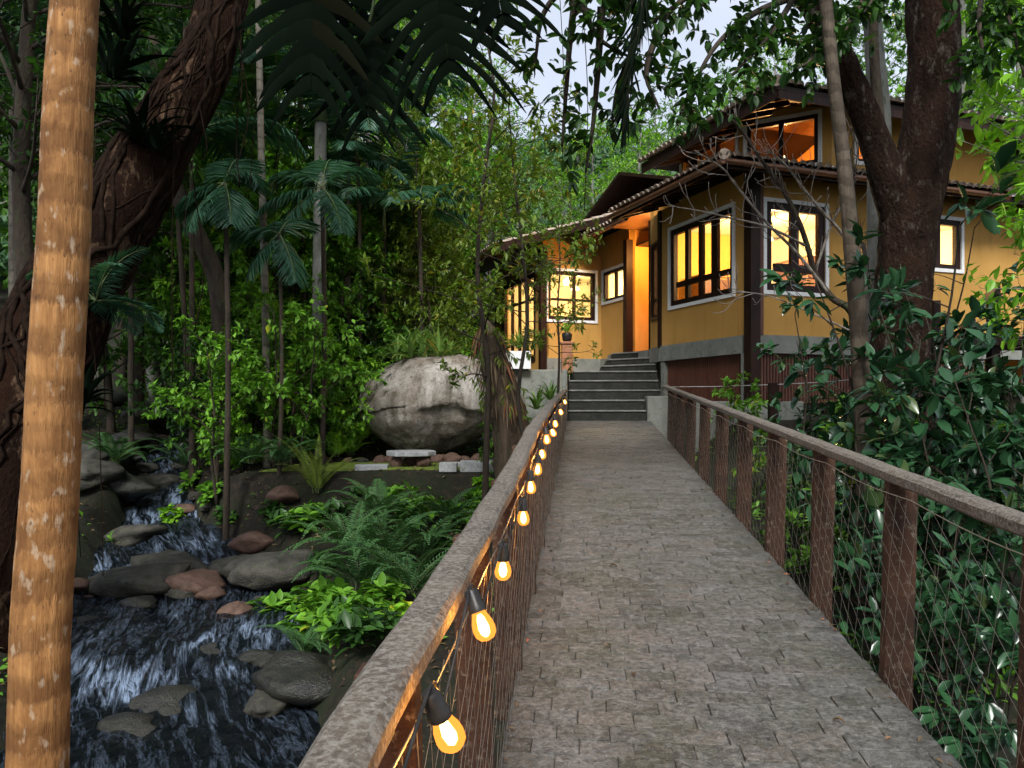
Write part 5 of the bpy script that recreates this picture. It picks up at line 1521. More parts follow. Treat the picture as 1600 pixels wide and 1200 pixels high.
# ------------------------------------------------------------------ right side: forked tree, pale trunk, ringed palm, bare tree, shrubs
def forked_tree():
    base = at_px(1405, 8.0); o = base.copy(); rng = np.random.default_rng(8)
    root = empty('forked_tree', o); tag(root, 'big dark forked tree in front of the right wing', 'tree')
    main = [base - Vector((0, 0, .3)), P(1402, 700, 8), P(1408, 520, 8), P(1416, 400, 8), P(1424, 320, 8), P(1446, 230, 8), P(1460, 110, 8), P(1455, 0, 8), P(1450, -160, 8), P(1455, -500, 8)]
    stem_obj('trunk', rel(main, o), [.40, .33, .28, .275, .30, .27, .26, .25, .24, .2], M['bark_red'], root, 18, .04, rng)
    limb = [P(1418, 350, 8), P(1392, 290, 7.95), P(1365, 215, 7.9), P(1330, 130, 7.8), P(1296, 55, 7.7), P(1255, -10, 7.6), P(1190, -60, 7.4)]
    stem_obj('limb', rel(limb, o), [.26, .19, .15, .14, .13, .12, .08], M['bark_red'], root, 12, .04, rng)
    l2 = [P(1378, 250, 7.95), P(1372, 180, 7.9), P(1366, 90, 7.85), P(1362, -20, 7.8), P(1350, -160, 7.8)]
    stem_obj('limb', rel(l2, o), [.09, .06, .05, .045, .04], M['bark_dark'], root, 8)
    lv = Leaves()
    brs = [[(1255, -10, 7.6), (1180, 20, 7.0), (1120, 70, 6.7), (1080, 140, 6.5), (1060, 185, 6.4)], [(1190, -60, 7.4), (1110, -30, 6.8), (1040, 20, 6.5), (980, 60, 6.4)],
           [(1250, -20, 7.5), (1220, 30, 7.0), (1190, 70, 6.8), (1140, 120, 6.6)], [(1255, -10, 7.5), (1280, 40, 7.0), (1270, 90, 6.8), (1240, 110, 6.7)],
           [(905, -40, 6.2), (915, 20, 6.2), (938, 62, 6.3), (985, 90, 6.4)], [(1110, -30, 6.8), (1000, -20, 6.4), (940, 10, 6.2)], [(1362, -20, 7.8), (1330, 30, 7.2), (1310, 70, 7.0)],
           [(1450, -160, 8), (1300, -80, 7.2), (1180, -40, 6.6)], [(1450, -160, 8), (1540, -60, 7.4), (1580, 40, 7.0), (1600, 120, 6.8)], [(1540, -60, 7.4), (1530, 40, 7.0), (1545, 110, 6.9)],
           [(1300, -80, 7.2), (1000, -90, 6.4), (905, -40, 6.2)], [(1040, 20, 6.5), (1010, 110, 6.3), (1030, 170, 6.2)], [(1450, -160, 8), (1400, -60, 7.3), (1350, 20, 7.0)]]
    brs += [[(905, -40, 6.2), (892, 50, 6.4), (884, 150, 6.6), (878, 230, 6.7)], [(940, 10, 6.2), (934, 110, 6.4), (926, 200, 6.5), (915, 270, 6.6)], [(905, -40, 6.2), (850, 20, 6.4), (835, 110, 6.6)], [(985, 90, 6.4), (965, 140, 6.5), (955, 200, 6.6)]]
    dens = [44, 36, 36, 28, 7, 26, 20, 20, 30, 22, 14, 14, 18, 9, 10, 8, 8]
    for b, dn in zip(brs, dens):
        p = curve(rel([P(*q) for q in b], o), 6)
        MB().tube(p, np.linspace(.035, .010, len(p)), 6).build('branch', M['bark_dark'], root)
        for j in range(dn):
            s = p[rng.integers(len(p)//4, len(p))]; tip = s + nrm(rand_dirs(rng, 1)[0] + np.array([0, 0, -.25])) * rng.uniform(.12, .36)
            MB()
            twig_leaves(lv, rng, s, tip, rng.integers(7, 12), .125, .055, True, .3, 1.0, .5)
    topc = np.array(rel(main, o)[-1])
    for k in range(16):
        a = k * 2.4; b_ = topc - [0, 0, rng.uniform(0, 1.6)]
        e = b_ + np.array([math.cos(a)*3.2, math.sin(a)*3.2, rng.uniform(.2, 1.8)])
        MB().tube(curve([b_, (b_ + e)/2 + [0, 0, .25], e], 5), np.linspace(.10, .02, 11), 6).build('limb', M['bark_dark'], root)
        for j in range(26):
            s = b_ + (e - b_)*rng.uniform(.25, 1.05); tip = s + rand_dirs(rng, 1)[0]*rng.uniform(.4, 1.0)
            twig_leaves(lv, rng, s, tip, 16, .15, .07)
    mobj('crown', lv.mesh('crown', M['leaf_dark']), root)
forked_tree()

pts = [at_px(1378, 9.6) - Vector((0, 0, .3)), P(1376, 500, 9.6), P(1374, 330, 9.6), P(1374, 180, 9.6), P(1365, 60, 9.6), P(1358, -120, 9.6), P(1350, -500, 9.6)]
o = pts[0].copy(); root = empty('pale_tree', o); tag(root, 'pale grey straight trunk just left of the forked tree', 'tree')
stem_obj('trunk', rel(pts, o), [.17, .155, .145, .13, .11, .10, .07], M['bark_grey'], root, 12)
mobj('crown', PR['tall2'][1], root, rel(pts, o)[-1] - Vector((0, 0, 5.0)), (0, 0, 1), .55)

pts = [at_px(1352, 6.6) - Vector((0, 0, .3)), P(1352, 720, 6.6), P(1342, 520, 6.6), P(1332, 400, 6.6), P(1320, 270, 6.6), P(1303, 130, 6.6), P(1290, 0, 6.6), P(1275, -150, 6.6), P(1250, -480, 6.6)]
o = pts[0].copy(); root = empty('ringed_palm', o); tag(root, 'slim brown ringed palm leaning left before the bay', 'palm tree')
stem_obj('trunk', rel(pts, o), [.085, .078, .072, .068, .060, .054, .052, .05, .048], M['palm_ring'], root, 14)
t_ = rel(pts, o)[-1]
for nm, me in zip(('rachis', 'crown'), PR['palm3']): mobj(nm, me, root, t_, (0, 0, .7), .9)

def bare_tree():
    rng = np.random.default_rng(14); o = at_px(1345, 8.6); root = empty('bare_tree', o)
    tag(root, 'leafless pale tree with crooked twigs before the bay windows', 'tree')
    stems = [[(1345, 640, 8.6), (1335, 500, 8.6), (1300, 465, 8.6), (1275, 430, 8.6), (1262, 385, 8.5), (1246, 340, 8.4), (1225, 300, 8.4), (1190, 250, 8.3), (1160, 205, 8.3), (1140, 185, 8.2)],
             [(1340, 400, 8.6), (1312, 360, 8.5), (1280, 325, 8.4), (1252, 290, 8.3), (1225, 255, 8.2), (1195, 232, 8.2)],
             [(1262, 385, 8.5), (1200, 355, 8.3), (1140, 340, 8.2), (1085, 328, 8.1), (1045, 322, 8.0)],
             [(1352, 640, 8.6), (1352, 410, 8.6), (1342, 370, 8.6), (1334, 300, 8.5), (1330, 250, 8.5), (1318, 200, 8.4)],
             [(1300, 465, 8.6), (1245, 395, 8.5), (1200, 350, 8.4), (1150, 290, 8.3), (1128, 262, 8.2), (1085, 235, 8.1)],
             [(1275, 420, 8.6), (1300, 350, 8.5), (1325, 300, 8.5), (1340, 235, 8.4), (1322, 185, 8.3)],
             [(1335, 520, 8.6), (1270, 490, 8.5), (1200, 462, 8.4), (1140, 455, 8.3)], [(1350, 480, 8.6), (1380, 400, 8.6), (1395, 350, 8.6), (1385, 290, 8.6)]]
    rads = [.045, .022, .016, .028, .020, .016, .012, .02]
    for st, r in zip(stems, rads):
        p = curve(rel([P(*q) for q in st], o), 6); n = len(p)
        MB().tube(p, np.linspace(r, r*.3, n), 7).build('branch', M['twig'] if r < .03 else M['bark_dark'], root)
        tb = MB()
        for j in range(int(n*.55)):
            i = rng.integers(n//4, n); s = p[i]
            tg = nrm(p[min(i+1, n-1)] - p[max(i-1, 0)])
            d = nrm(tg*.5 + rand_dirs(rng, 1)[0]*.7 + np.array([-.1, 0, .15])); L = rng.uniform(.15, .55)
            q1 = s + d*L*.4; q2 = q1 + nrm(d + rand_dirs(rng, 1)[0]*.3)*L*.35; q3 = q2 + nrm(d*.6 + np.array([0, 0, .7]) + rand_dirs(rng, 1)[0]*.3)*L*.3
            tb.tube(curve([s, q1, q2, q3], 3), np.linspace(.0055, .0032, 10), 4)
            if rng.random() < .6:
                d2 = nrm(d + rand_dirs(rng, 1)[0]*.9 + np.array([0, 0, .4])); l2 = rng.uniform(.08, .25)
                tb.tube([q1, q1 + d2*l2*.6, q1 + d2*l2 + [0, 0, l2*.2]], [.004, .003, .004], 4)
        tag(tb.build('twigs', M['twig'], root), kind='stuff')
bare_tree()

gl = [('gloss1', 1290, 7.4, .78, 'glossy shrub below the bay front window'), ('gloss1', 1385, 6.5, 1.12, 'tall glossy shrub covering the foot of the forked tree'), ('gloss2', 1330, 5.9, .9, 'glossy shrub behind the middle of the right handrail'),
      ('gloss1', 1500, 6.4, .95, 'glossy shrub right of the forked tree foot'), ('gloss2', 1480, 5.2, .75, 'dark glossy shrub close behind the right handrail'), ('gloss2', 1590, 5.4, .9, 'glossy shrub at the right edge behind the handrail'),
      ('gloss3', 1245, 7.0, .6, 'bright leafy shrub behind the far right posts'), ('gloss3', 1180, 9.2, .5, 'small leafy shrub near the end of the right railing'),
      ('gloss1', 1590, 7.6, .95, 'big glossy shrub before the outdoor stair railing'), ('gloss3', 1330, 7.6, .95, 'light green shrub under the ringed palm'), ('gloss2', 1250, 5.4, .7, 'low glossy shrub just outside the right net'),
      ('gloss3', 1095, 11.2, .65, 'small bush by the end of the right railing'), ('gloss2', 1440, 4.2, .55, 'low dark shrub seen through the near right net'), ('gloss2', 1330, 4.5, .6, 'low shrub seen through the middle right net'),
      ('gloss1', 1440, 8.8, 1.0, 'dark shrub behind the forked tree'), ('gloss3', 1560, 8.9, .8, 'yellowish green shrub under the stair landing')]
for k, px, d, sc, lab in gl: put('shrub', k, px, d, sc, lab, 'shrub', 'shrubs right of the bridge')
for k, px, d, sc, lab in (('fern2', 1490, 7.4, 1.2, 'light green fern right of the forked tree foot'), ('fern2', 1290, 8.6, 1.0, 'fern by the low garden wall'), ('fern1', 1600, 6.6, 1.3, 'dark fern at the right edge of the garden'), ('fern4', 1360, 8.9, 1.0, 'bright fern between the two trunks')):
    put('fern', k, px, d, sc, lab, 'fern', None, ('rachis', 'fronds'), .3)
r_ = plant('broadleaf_tree', PR['broad'], at_px(1625, 9.2), 1.2, 1.0, 'bright broadleaf tree reaching in at the right edge', 'tree')
r_ = plant('broadleaf_tree', PR['broad'], at_px(1690, 7.0), 4.2, .62, 'small leafy tree whose low branch crosses the right wing', 'tree')

# ------------------------------------------------------------------ hanging lobed leaves, hanging dead frond, vines
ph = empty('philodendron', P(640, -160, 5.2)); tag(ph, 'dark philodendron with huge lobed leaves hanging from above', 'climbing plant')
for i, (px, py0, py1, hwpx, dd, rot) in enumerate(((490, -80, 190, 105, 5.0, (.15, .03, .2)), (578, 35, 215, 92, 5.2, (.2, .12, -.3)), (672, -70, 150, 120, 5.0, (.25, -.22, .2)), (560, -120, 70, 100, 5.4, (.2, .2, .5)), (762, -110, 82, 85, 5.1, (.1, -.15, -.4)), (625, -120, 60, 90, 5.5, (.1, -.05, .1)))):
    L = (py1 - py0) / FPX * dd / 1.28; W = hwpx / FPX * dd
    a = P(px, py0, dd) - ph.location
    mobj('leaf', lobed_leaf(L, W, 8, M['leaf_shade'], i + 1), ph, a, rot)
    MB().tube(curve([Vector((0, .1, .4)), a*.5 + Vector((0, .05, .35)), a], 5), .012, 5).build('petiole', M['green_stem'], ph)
MB().tube(curve([(-1.2, .3, 2.2), (0, .15, .4), (.8, .3, 1.9)], 6), .035, 7).build('stem', M['green_stem'], ph)
rng = np.random.default_rng(6)
hf = empty('hanging_frond', P(1010, -60, 6.0)); tag(hf, 'dark dried palm frond hanging at the top centre of the view', 'palm frond')
lv = Leaves(); tb = MB()
pts = curve([(0, 0, 0), (-.04, 0, -.4), (-.12, 0, -.85), (-.16, 0, -1.2)], 8); n = 90
ti = rng.random(n); pos = np.stack([np.interp(ti, np.linspace(0, 1, len(pts)), pts[:, j]) for j in range(3)], 1)
dd = nrm(np.stack([rng.normal(-.25, .22, n), rng.normal(0, .15, n), -np.ones(n)], 1))
lv.leaves(pos, dd, nrm(np.array([0, -1.0, 0]) + .6*rand_dirs(rng, n)), rng.uniform(.3, .55, n)*(1 - .35*ti), np.full(n, .022), rng, False, .1, .05)
tb.tube(pts, np.linspace(.014, .005, len(pts)), 5)
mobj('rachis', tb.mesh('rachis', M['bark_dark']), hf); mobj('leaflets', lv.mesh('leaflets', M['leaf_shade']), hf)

vl_ = ['thin vine hanging left of the slender palm', 'long thin vine right of the slender palm', 'thin vine hanging before the stout grey palm', 'vine hanging near the thicket top', 'slack vine crossing the dark gap', 'thin vine close to the near palm', 'second thin vine close to the near palm', 'vine hanging in front of the olive saplings', 'thin vine dangling left of the entrance roof']
for (px, y0, y1, d), lab in zip(((392, -150, 300, 10), (440, -150, 360, 10.5), (470, -200, 250, 9), (560, -150, 330, 12), (300, -150, 600, 9.5), (150, 200, 900, 7.0), (128, 350, 870, 7.4), (905, -200, 330, 8), (870, -200, 260, 9)), vl_):
    a, b = P(px, y0, d), P(px + rnd.uniform(-14, 14), y1, d)
    v_ = MB().tube(curve([a - b, (a - b)*.66 + Vector((rnd.uniform(-.08, .08), 0, 0)), (a - b)*.33 + Vector((rnd.uniform(-.08, .08), 0, 0)), (0, 0, 0)], 6), .0045, 4).build('vine', M['root'], None, b)
    tag(v_, lab, 'vine')

# ------------------------------------------------------------------ boulder, stump, patio
BL = P(676, 634, 13.5)
BV = []
def boulder():
    bm = bmesh.new(); bmesh.ops.create_icosphere(bm, subdivisions=6, radius=1.0)
    for v in bm.verts:
        p = v.co.copy()
        d = mnoise.noise(p*.9 + Vector((3, 1, 7)))*.13 + mnoise.noise(p*2.4 + Vector((1, 5, 2)))*.06 + mnoise.noise(p*7)*.014 + mnoise.noise(p*18)*.006
        q = p * (1 + d)
        q.z += .18 * q.x * (1 if q.z > 0 else .2)                 # higher on the right
        if q.z < -.3: q.x *= 1 - .38 * min(1, (-q.z - .3)) ; q.y *= 1 - .4 * min(1, (-q.z - .3))   # tapers to its foot
        # broken ledge low on the right front
        edge = -.10 + .13*math.sin(q.x*4.0 + .6) + .07*mnoise.noise(Vector((q.x*5, 0, 2)))
        if q.y < .3 and q.z < edge:
            q.y += .13 * float(smooth(-.25, .2, q.x + .25*mnoise.noise(Vector((q.z*4, 1, 1))))) * float(smooth(0, .05, edge - q.z))
        v.co = Vector((q.x*1.30, q.y*1.0, q.z*.88))
    BV.append(np.array([tuple(v.co) for v in bm.verts]))
    me = bpy.data.meshes.new('boulder'); bm.to_mesh(me); bm.free()
    me.polygons.foreach_set('use_smooth', [True]*len(me.polygons)); me.materials.append(M['boulder'])
    tag(mobj('boulder', me, None, BL), 'huge pale granite boulder crowned with bromeliads', 'boulder')
boulder()
for i, (dx, dy, sc, k, wd) in enumerate(((-.58, -.30, 1.0, 'brom1', 'leftmost'), (-.34, -.42, 1.1, 'brom1', 'front left'), (-.12, -.40, 1.1, 'brom2', 'front middle'), (.16, -.34, .95, 'brom1', 'front right'), (-.30, -.05, 1.15, 'brom2', 'back left'), (.02, -.02, 1.1, 'brom2', 'back right'), (.34, -.18, .75, 'brom1', 'small rightmost'))):
    c = BV[0]; near_ = c[(np.abs(c[:, 0] - dx) < .08) & (np.abs(c[:, 1] - dy) < .08)]
    zt = near_[:, 2].max() - .03
    tag(mobj('bromeliad', PR[k], None, BL + Vector((dx, dy, zt)), (rnd.uniform(-.1, .35), rnd.uniform(-.2, .2), rnd.uniform(0, 6)), sc), wd + ' strap leaved bromeliad of the clump on top of the boulder', 'bromeliad', 'bromeliads on the boulder')

def stump():
    rng = np.random.default_rng(33); b = at_px(806, 9.9); root = empty('stump', b)
    tag(root, 'shaggy pointed dead palm stump leaning beside the left railing', 'stump')
    pts = rel([b - Vector((0, 0, .2)), P(800, 690, 9.9), P(788, 620, 9.85), P(774, 570, 9.8), P(764, 525, 9.8), P(758, 498, 9.8)], b)
    stem_obj('trunk', pts, [.30, .24, .21, .19, .13, .02], M['stump'], root, 14, .10, rng)
    p = curve(pts, 8); lv = Leaves()
    n = 260; ti = rng.uniform(.35, .97, n); pos = np.stack([np.interp(ti, np.linspace(0, 1, len(p)), p[:, j]) for j in range(3)], 1)
    a = rng.uniform(0, 6.28, n); rr = np.interp(ti, [0, .6, .85, 1], [.25, .2, .15, .03])
    out = np.stack([np.cos(a), np.sin(a), np.zeros(n)], 1)
    lv.leaves(pos + out*rr[:, None], nrm(out*.35 + np.array([0.05, 0, -1.0]) + .15*rand_dirs(rng, n)), out, rng.uniform(.15, .38, n), rng.uniform(.012, .03, n), rng, False, .05, .05)
    mobj('fibre', lv.mesh('fibre', M['leaf_dead']), root)
    lv = Leaves()
    for k in range(30):
        a = rng.uniform(0, 6.28); z = rng.uniform(.2, 1.0); c = p[int(z*(len(p)-1))]
        o_ = np.array([math.cos(a), math.sin(a), 0]); twig_leaves(lv, rng, c + o_*.18, c + o_*.34 + [0, 0, -.12], 7, .12, .022, False, .8)
    mobj('climbing_leaves', lv.mesh('climbing_leaves', M['leaf_olive']), root)
stump()

# mossy lawn
gx2, gy2 = np.meshgrid(np.arange(-3.9, .15, .09), np.arange(11.2, 13.3, .09))
em = np.minimum.reduce([gx2 + 3.75, .05 - gx2, (gy2 - 11.3)*1.4, 13.2 - gy2]) + .5*fbm(gx2*1.6 + 3, gy2*1.6, 4)
tag(mobj('moss_lawn', grid_mesh('moss_lawn', gx2, gy2, gz(gx2, gy2) - .06 + np.clip(em*.4, -.02, .085) + .03*fbm(gx2*5, gy2*5), M['moss'])), 'bright mossy lawn before the boulder', kind='structure')

ROCKS = [rock_mesh(i + 1, M['rock'], 3) for i in range(4)]
RED = [rock_mesh(i + 11, M['rock_red'], 3, .2, .7) for i in range(3)]
WET = [rock_mesh(i + 21, M['rock_wet'], 3, .3, .55) for i in range(3)]
def rock(px, py, d, wpx, me, lab, group=None, flat=.72, sink=.35):
    w = wpx / FPX * d / 2; p = P(px, py, d)
    o = mobj('rock', me, None, (p.x, p.y, p.z), (rnd.uniform(-.15, .15), rnd.uniform(-.15, .15), rnd.uniform(0, 6)), (w, w*rnd.uniform(.8, 1.1), w*flat))
    g = G(p.x, p.y)
    o.location.z = max(min(p.z, g + .5*w), g - w*.2)
    dm = np.hypot(SP[:, 0] - p.x, SP[:, 1] - p.y); j = int(dm.argmin())
    if dm[j] < SW[j]*1.1: o.location.z = max(o.location.z, SZ[j] + (-.30 if 'wet' in lab or 'sunk' in lab else -.05)*w)     # its top stands out of the water
    return tag(o, lab, 'rock', group)
for a in ((262, 808, 9.6, 120, ROCKS[0], 'broad flat grey rock across the top of the rapids'), (215, 862, 9.0, 150, ROCKS[1], 'mossy slab rock left of the red rock'), (300, 858, 9.0, 105, RED[0], 'flat reddish rock in the middle of the rapids'),
          (330, 893, 8.7, 50, RED[1], 'small pale stone below the flat reddish rock'), (288, 886, 8.8, 60, ROCKS[2], 'low brown stone under the flat reddish rock'), (368, 934, 8.2, 56, RED[2], 'rounded reddish brown stone standing in the water'), (362, 812, 9.7, 75, ROCKS[3], 'grey rock right of the broad flat rock'),
          (205, 770, 10.6, 95, ROCKS[2], 'grey rock farther up the stream'), (250, 690, 13.4, 60, ROCKS[0], 'pale stone far up the dark stream'), (225, 672, 14.2, 50, ROCKS[1], 'farthest pale stone in the stream bed'), (395, 775, 10.2, 80, RED[0], 'brown rock on the right bank by the ferns'),
          (442, 742, 10.6, 62, RED[2], 'pinkish stone at the left end of the lawn'), (425, 835, 9.2, 150, ROCKS[1], 'long mossy rock ledge on the right bank'), (190, 1015, 7.0, 110, WET[0], 'wet mossy rock under the near rapids'), (275, 1095, 6.3, 125, WET[1], 'wet dark rock in the lower rapids'),
          (120, 890, 8.6, 40, RED[1], 'pale stone right beside the near palm trunk'), (480, 1060, 6.6, 200, WET[2], 'big dark rock at the right edge of the lower rapids'), (150, 960, 7.8, 100, WET[2], 'dark wet rock beside the near palm'), (340, 1010, 7.3, 60, WET[1], 'wet dark stone amid the blue rapids'), (215, 1130, 5.9, 110, WET[0], 'wet mossy rock at the bottom of the rapids'), (140, 740, 11.2, 110, ROCKS[3], 'dark mossy rock on the left bank'), (395, 1015, 7.2, 75, WET[0], 'half sunk dark rock right of the rapids'), (420, 1110, 6.2, 80, ROCKS[1], 'mossy rock at the right waterside'), (210, 925, 8.3, 70, WET[1], 'dark stone at the lip of the upper rapids')):
    rock(*a)
for i, (px, d, w) in enumerate(((185, 11.6, .55), (250, 11.2, .42), (215, 12.6, .5), (290, 11.8, .34), (160, 13.4, .6), (245, 14.2, .45), (200, 15.0, .5), (270, 13.0, .32), (225, 16.4, .5), (180, 17.5, .5), (325, 10.9, .36), (120, 11.8, .5), (340, 10.2, .34))):
    p = at_px(px, d); me = ROCKS[i % 4] if i % 3 else WET[i % 3]
    o = mobj('rock', me, None, (p.x, p.y, p.z + w*.18), (rnd.uniform(-.15, .15), rnd.uniform(-.15, .15), rnd.uniform(0, 6)), (w, w*.85, w*.7))
    tag(o, ('dark' if i % 3 == 0 else 'mossy grey') + ' rock ' + ('far up' if d > 14 else 'midway up' if d > 12 else 'low in') + ' the upper stream, ' + place(px), 'rock', 'rocks of the upper stream bed')
for i in range(60):
    d = rnd.uniform(6.5, 17); k = rnd.choice((-1, 1)) * rnd.uniform(.6, 1.35)
    j = int(np.argmin(np.abs(SP[:, 1] - d))); x = SP[j, 0] + k*SW[j]
    w = rnd.uniform(.06, .22); me = rnd.choice(ROCKS + WET + RED[:1])
    o = mobj('rock', me, None, (x, d, max(G(x, d), SZ[j] - .1) + w*.15), (rnd.uniform(-.2, .2), rnd.uniform(-.2, .2), rnd.uniform(0, 6)), (w, w*rnd.uniform(.7, 1.1), w*.8))
    mc = 'wet dark' if me in WET else 'reddish' if me in RED else 'grey'
    zn = 'below the wet mossy rock' if d < 7.6 else 'near the rounded reddish stone' if d < 8.8 else 'near the flat reddish rock' if d < 10 else 'above the broad flat rock' if d < 11.8 else 'below the far pale stone' if d < 14 else 'far up the dark stream'
    tag(o, ('tiny ' if w < .1 else 'small ' if w < .16 else 'medium ') + mc + ' stone ' + zn + (', left' if k < 0 else ', right') + (' bank' if abs(k) > 1 else ' waterside'), 'rock', 'loose stones of the stream bed')
for i in range(16):
    px = 415 + i*22 + rnd.uniform(-6, 6); d = 12.75 + rnd.uniform(-.12, .12)
    p = at_px(px, d); w = rnd.uniform(.09, .19); me = rnd.choice(RED + ROCKS[:2])
    o = mobj('rock', me, None, (p.x, p.y, p.z + w*.3), (0, 0, rnd.uniform(0, 6)), (w, w*.8, w))
    tag(o, ('reddish' if me in RED else 'grey') + ' edging stone behind the mossy lawn, ' + ('first second third fourth fifth sixth seventh eighth ninth tenth eleventh twelfth thirteenth fourteenth fifteenth sixteenth'.split()[i]) + ' from the left', 'rock', 'edging stones of the lawn')
# stone table and slabs
st = empty('stone_table', at_px(642, 11.9)); tag(st, 'low pale stone table on the mossy lawn', 'table')
mb = MB(); n = 9; ring = [(.40*math.cos(6.283*k/n)*rnd.uniform(.9, 1.08), .36*math.sin(6.283*k/n)*rnd.uniform(.9, 1.08), .19) for k in range(n)]
mb.prism(ring, (0, 0, .07)); mb.build('top', M['slab'], st, bevel=.012)
for x, y in ((-.2, -.1), (.2, -.08), (0, .18)):
    mobj('support', RED[1], st, (x, y, .08), (0, 0, x*9), (.13, .12, .16))
for px, d, w, dp, h, lab in ((738, 11.35, .36, .22, .14, 'squared stone block at the front edge of the lawn'), (700, 11.30, .26, .22, .12, 'stone block left in the front edge row'), (765, 11.42, .24, .2, .1, 'stone block nearest the railing in the front row'),
                          (715, 12.0, .42, .3, .06, 'flat pale slab lying on the moss'), (752, 12.5, .5, .35, .05, 'flat slab near the stump'), (580, 11.5, .5, .3, .06, 'pale flat slab left of the stone table')):
    p = at_px(px, d); mb = MB(); j = lambda: rnd.uniform(-.02, .02)
    mb.prism([(-w/2 + j(), -dp/2 + j(), -.02), (w/2 + j(), -dp/2 + j(), -.02), (w/2 + j(), dp/2 + j(), -.02), (-w/2 + j(), dp/2 + j(), -.02)], (0, 0, h + .02))
    tag(mb.build('stone_slab', M['slab'], None, (p.x, p.y, p.z + .01), (0, 0, rnd.uniform(-.1, .25)), bevel=.01), lab, 'slab')

# ------------------------------------------------------------------ ferns and herbs
for k, px, d, sc, lab in (('fern3', 492, 10.9, 1.05, 'upright yellow green fern at the left end of the lawn'), ('fern2', 440, 11.2, 1.0, 'pale arching fern left of the yellow fern'), ('fern4', 548, 13.0, 1.1, 'bright fern at the left foot of the boulder'), ('fern4', 525, 12.6, .9, 'light fern before the boulder shadow'),
                     ('fern1', 600, 8.2, 1.15, 'large dark fern in front of the stone table'), ('fern1', 660, 8.6, 1.1, 'dark fern near the left railing'), ('fern1', 545, 8.8, 1.0, 'feathery fern left of the large dark fern'), ('fern1', 640, 7.2, 1.0, 'near dark fern low beside the railing'), ('fern2', 560, 7.6, 1.0, 'bluish fern above the dark bank'),
                     ('fern2', 700, 9.8, .9, 'fern below the stone blocks'), ('fern1', 590, 9.8, .9, 'fern spreading before the mossy lawn'), ('fern2', 330, 13.0, 1.0, 'small fern on the far right bank'), ('fern2', 290, 14.0, 1.0, 'dim fern up the stream'), ('fern1', 180, 12.5, 1.1, 'dark fern on the left bank'), ('fern2', 390, 11.4, 1.0, 'fern on the path side of the rapids'), ('fern2', 480, 7.0, .7, 'small fern by the water edge')):
    put('fern', k, px, d, sc, lab, 'fern', None, ('rachis', 'fronds'), .12)
hs = [(450, 9.8), (470, 9.6), (440, 9.3), (490, 9.9), (425, 10.2), (440, 8.4), (455, 8.1), (425, 8.3), (480, 7.9), (500, 7.6), (475, 7.4), (520, 7.2), (545, 7.0), (600, 7.0), (570, 6.8), (500, 8.6), (640, 9.4), (690, 8.8), (660, 9.9), (720, 9.9), (620, 10.4), (560, 10.4), (530, 9.6), (350, 11.0), (330, 11.5), (380, 11.8), (400, 12.2), (340, 12.2), (300, 12.6), (270, 11.6), (230, 11.0), (180, 10.4), (420, 12.6), (370, 13.0), (740, 10.6), (760, 10.9), (600, 6.4), (630, 6.7), (560, 6.2), (530, 6.5)]
for px, d in hs:
    k = rnd.choice(('herb1', 'herb2', 'herb2', 'herb3')); b = at_px(px, d)
    hx = ('below the dark ferns' if d < 7.1 else 'by the rapids edge' if d < 8 else 'beside the mossy ledge' if d < 9 else 'under the yellow fern' if d < 10.3 else 'along the lawn edge' if d < 12 else 'on the far bank')
    DUP = globals().setdefault('_dup', {})
    hp = ('far left' if px < 300 else 'left' if px < 400 else 'mid left' if px < 460 else 'middle' if px < 510 else 'mid right' if px < 580 else 'right' if px < 660 else 'far right')
    tag(mobj('herb', PR[k], None, b + Vector((0, 0, .02)), (0, 0, rnd.uniform(0, 6)), rnd.uniform(.8, 1.4)), HUE[k] + ' broad leaved herb ' + hx + ', ' + hp + ' of the clump' + DUP.get((k, hx, hp), ''), 'herb', 'herbs of the stream bank')
    DUP[(k, hx, hp)] = ', twin' if (k, hx, hp) not in DUP else ', third'
# around the planter and steps
for k, px, py, d, sc, lab in (('brom2', 780, 545, 14.7, .7, 'spiky plant in the left half of the white planter'), ('brom1', 810, 545, 14.75, .7, 'spiky plant in the right half of the white planter'), ('brom1', 838, 640, 14.2, .9, 'strap leaved plant against the retaining wall'), ('brom2', 860, 625, 14.0, .8, 'spiky plant beside the left railing end')):
    tag(mobj('strap_plant', PR[k], None, P(px, py, d), (0, 0, rnd.uniform(0, 6)), sc), lab, 'plant')
for k, px, d, sc, lab in (('shrub3', 800, 15.4, .5, 'small bush behind the white planter'), ('gloss3', 850, 13.2, .6, 'leafy bush at the far end of the left railing'), ('gloss3', 822, 12.2, .6, 'leafy bush right of the stump'), ('shrub3', 838, 15.6, .6, 'light bush left of the pedestal'), ('shrub1', 790, 11.0, .5, 'low bush at the stump foot')):
    put('shrub', k, px, d, sc, lab, 'shrub')
fr_ = plant('potted_fern', PR['fern4'], (pp.x, pp.y, 1.40), 1.0, .62, 'fern in a dark pot on the terracotta pedestal', 'fern', None, ('rachis', 'fronds'))
n = 12; prof = [(-.30, .10), (-.22, .15), (-.06, .17), (0, .15)]
mb = MB(); mb.add([(r*math.cos(6.283*k/n), r*math.sin(6.283*k/n), z_) for z_, r in prof for k in range(n)], [(i*n+k, i*n+(k+1) % n, (i+1)*n+(k+1) % n, (i+1)*n+k) for i in range(3) for k in range(n)] + [tuple(range(n))[::-1], tuple(range(3*n, 4*n))], True)
pt_ = mb.build('pot', M['socket'], fr_); pt_.location = (0, 0, 0.02); 

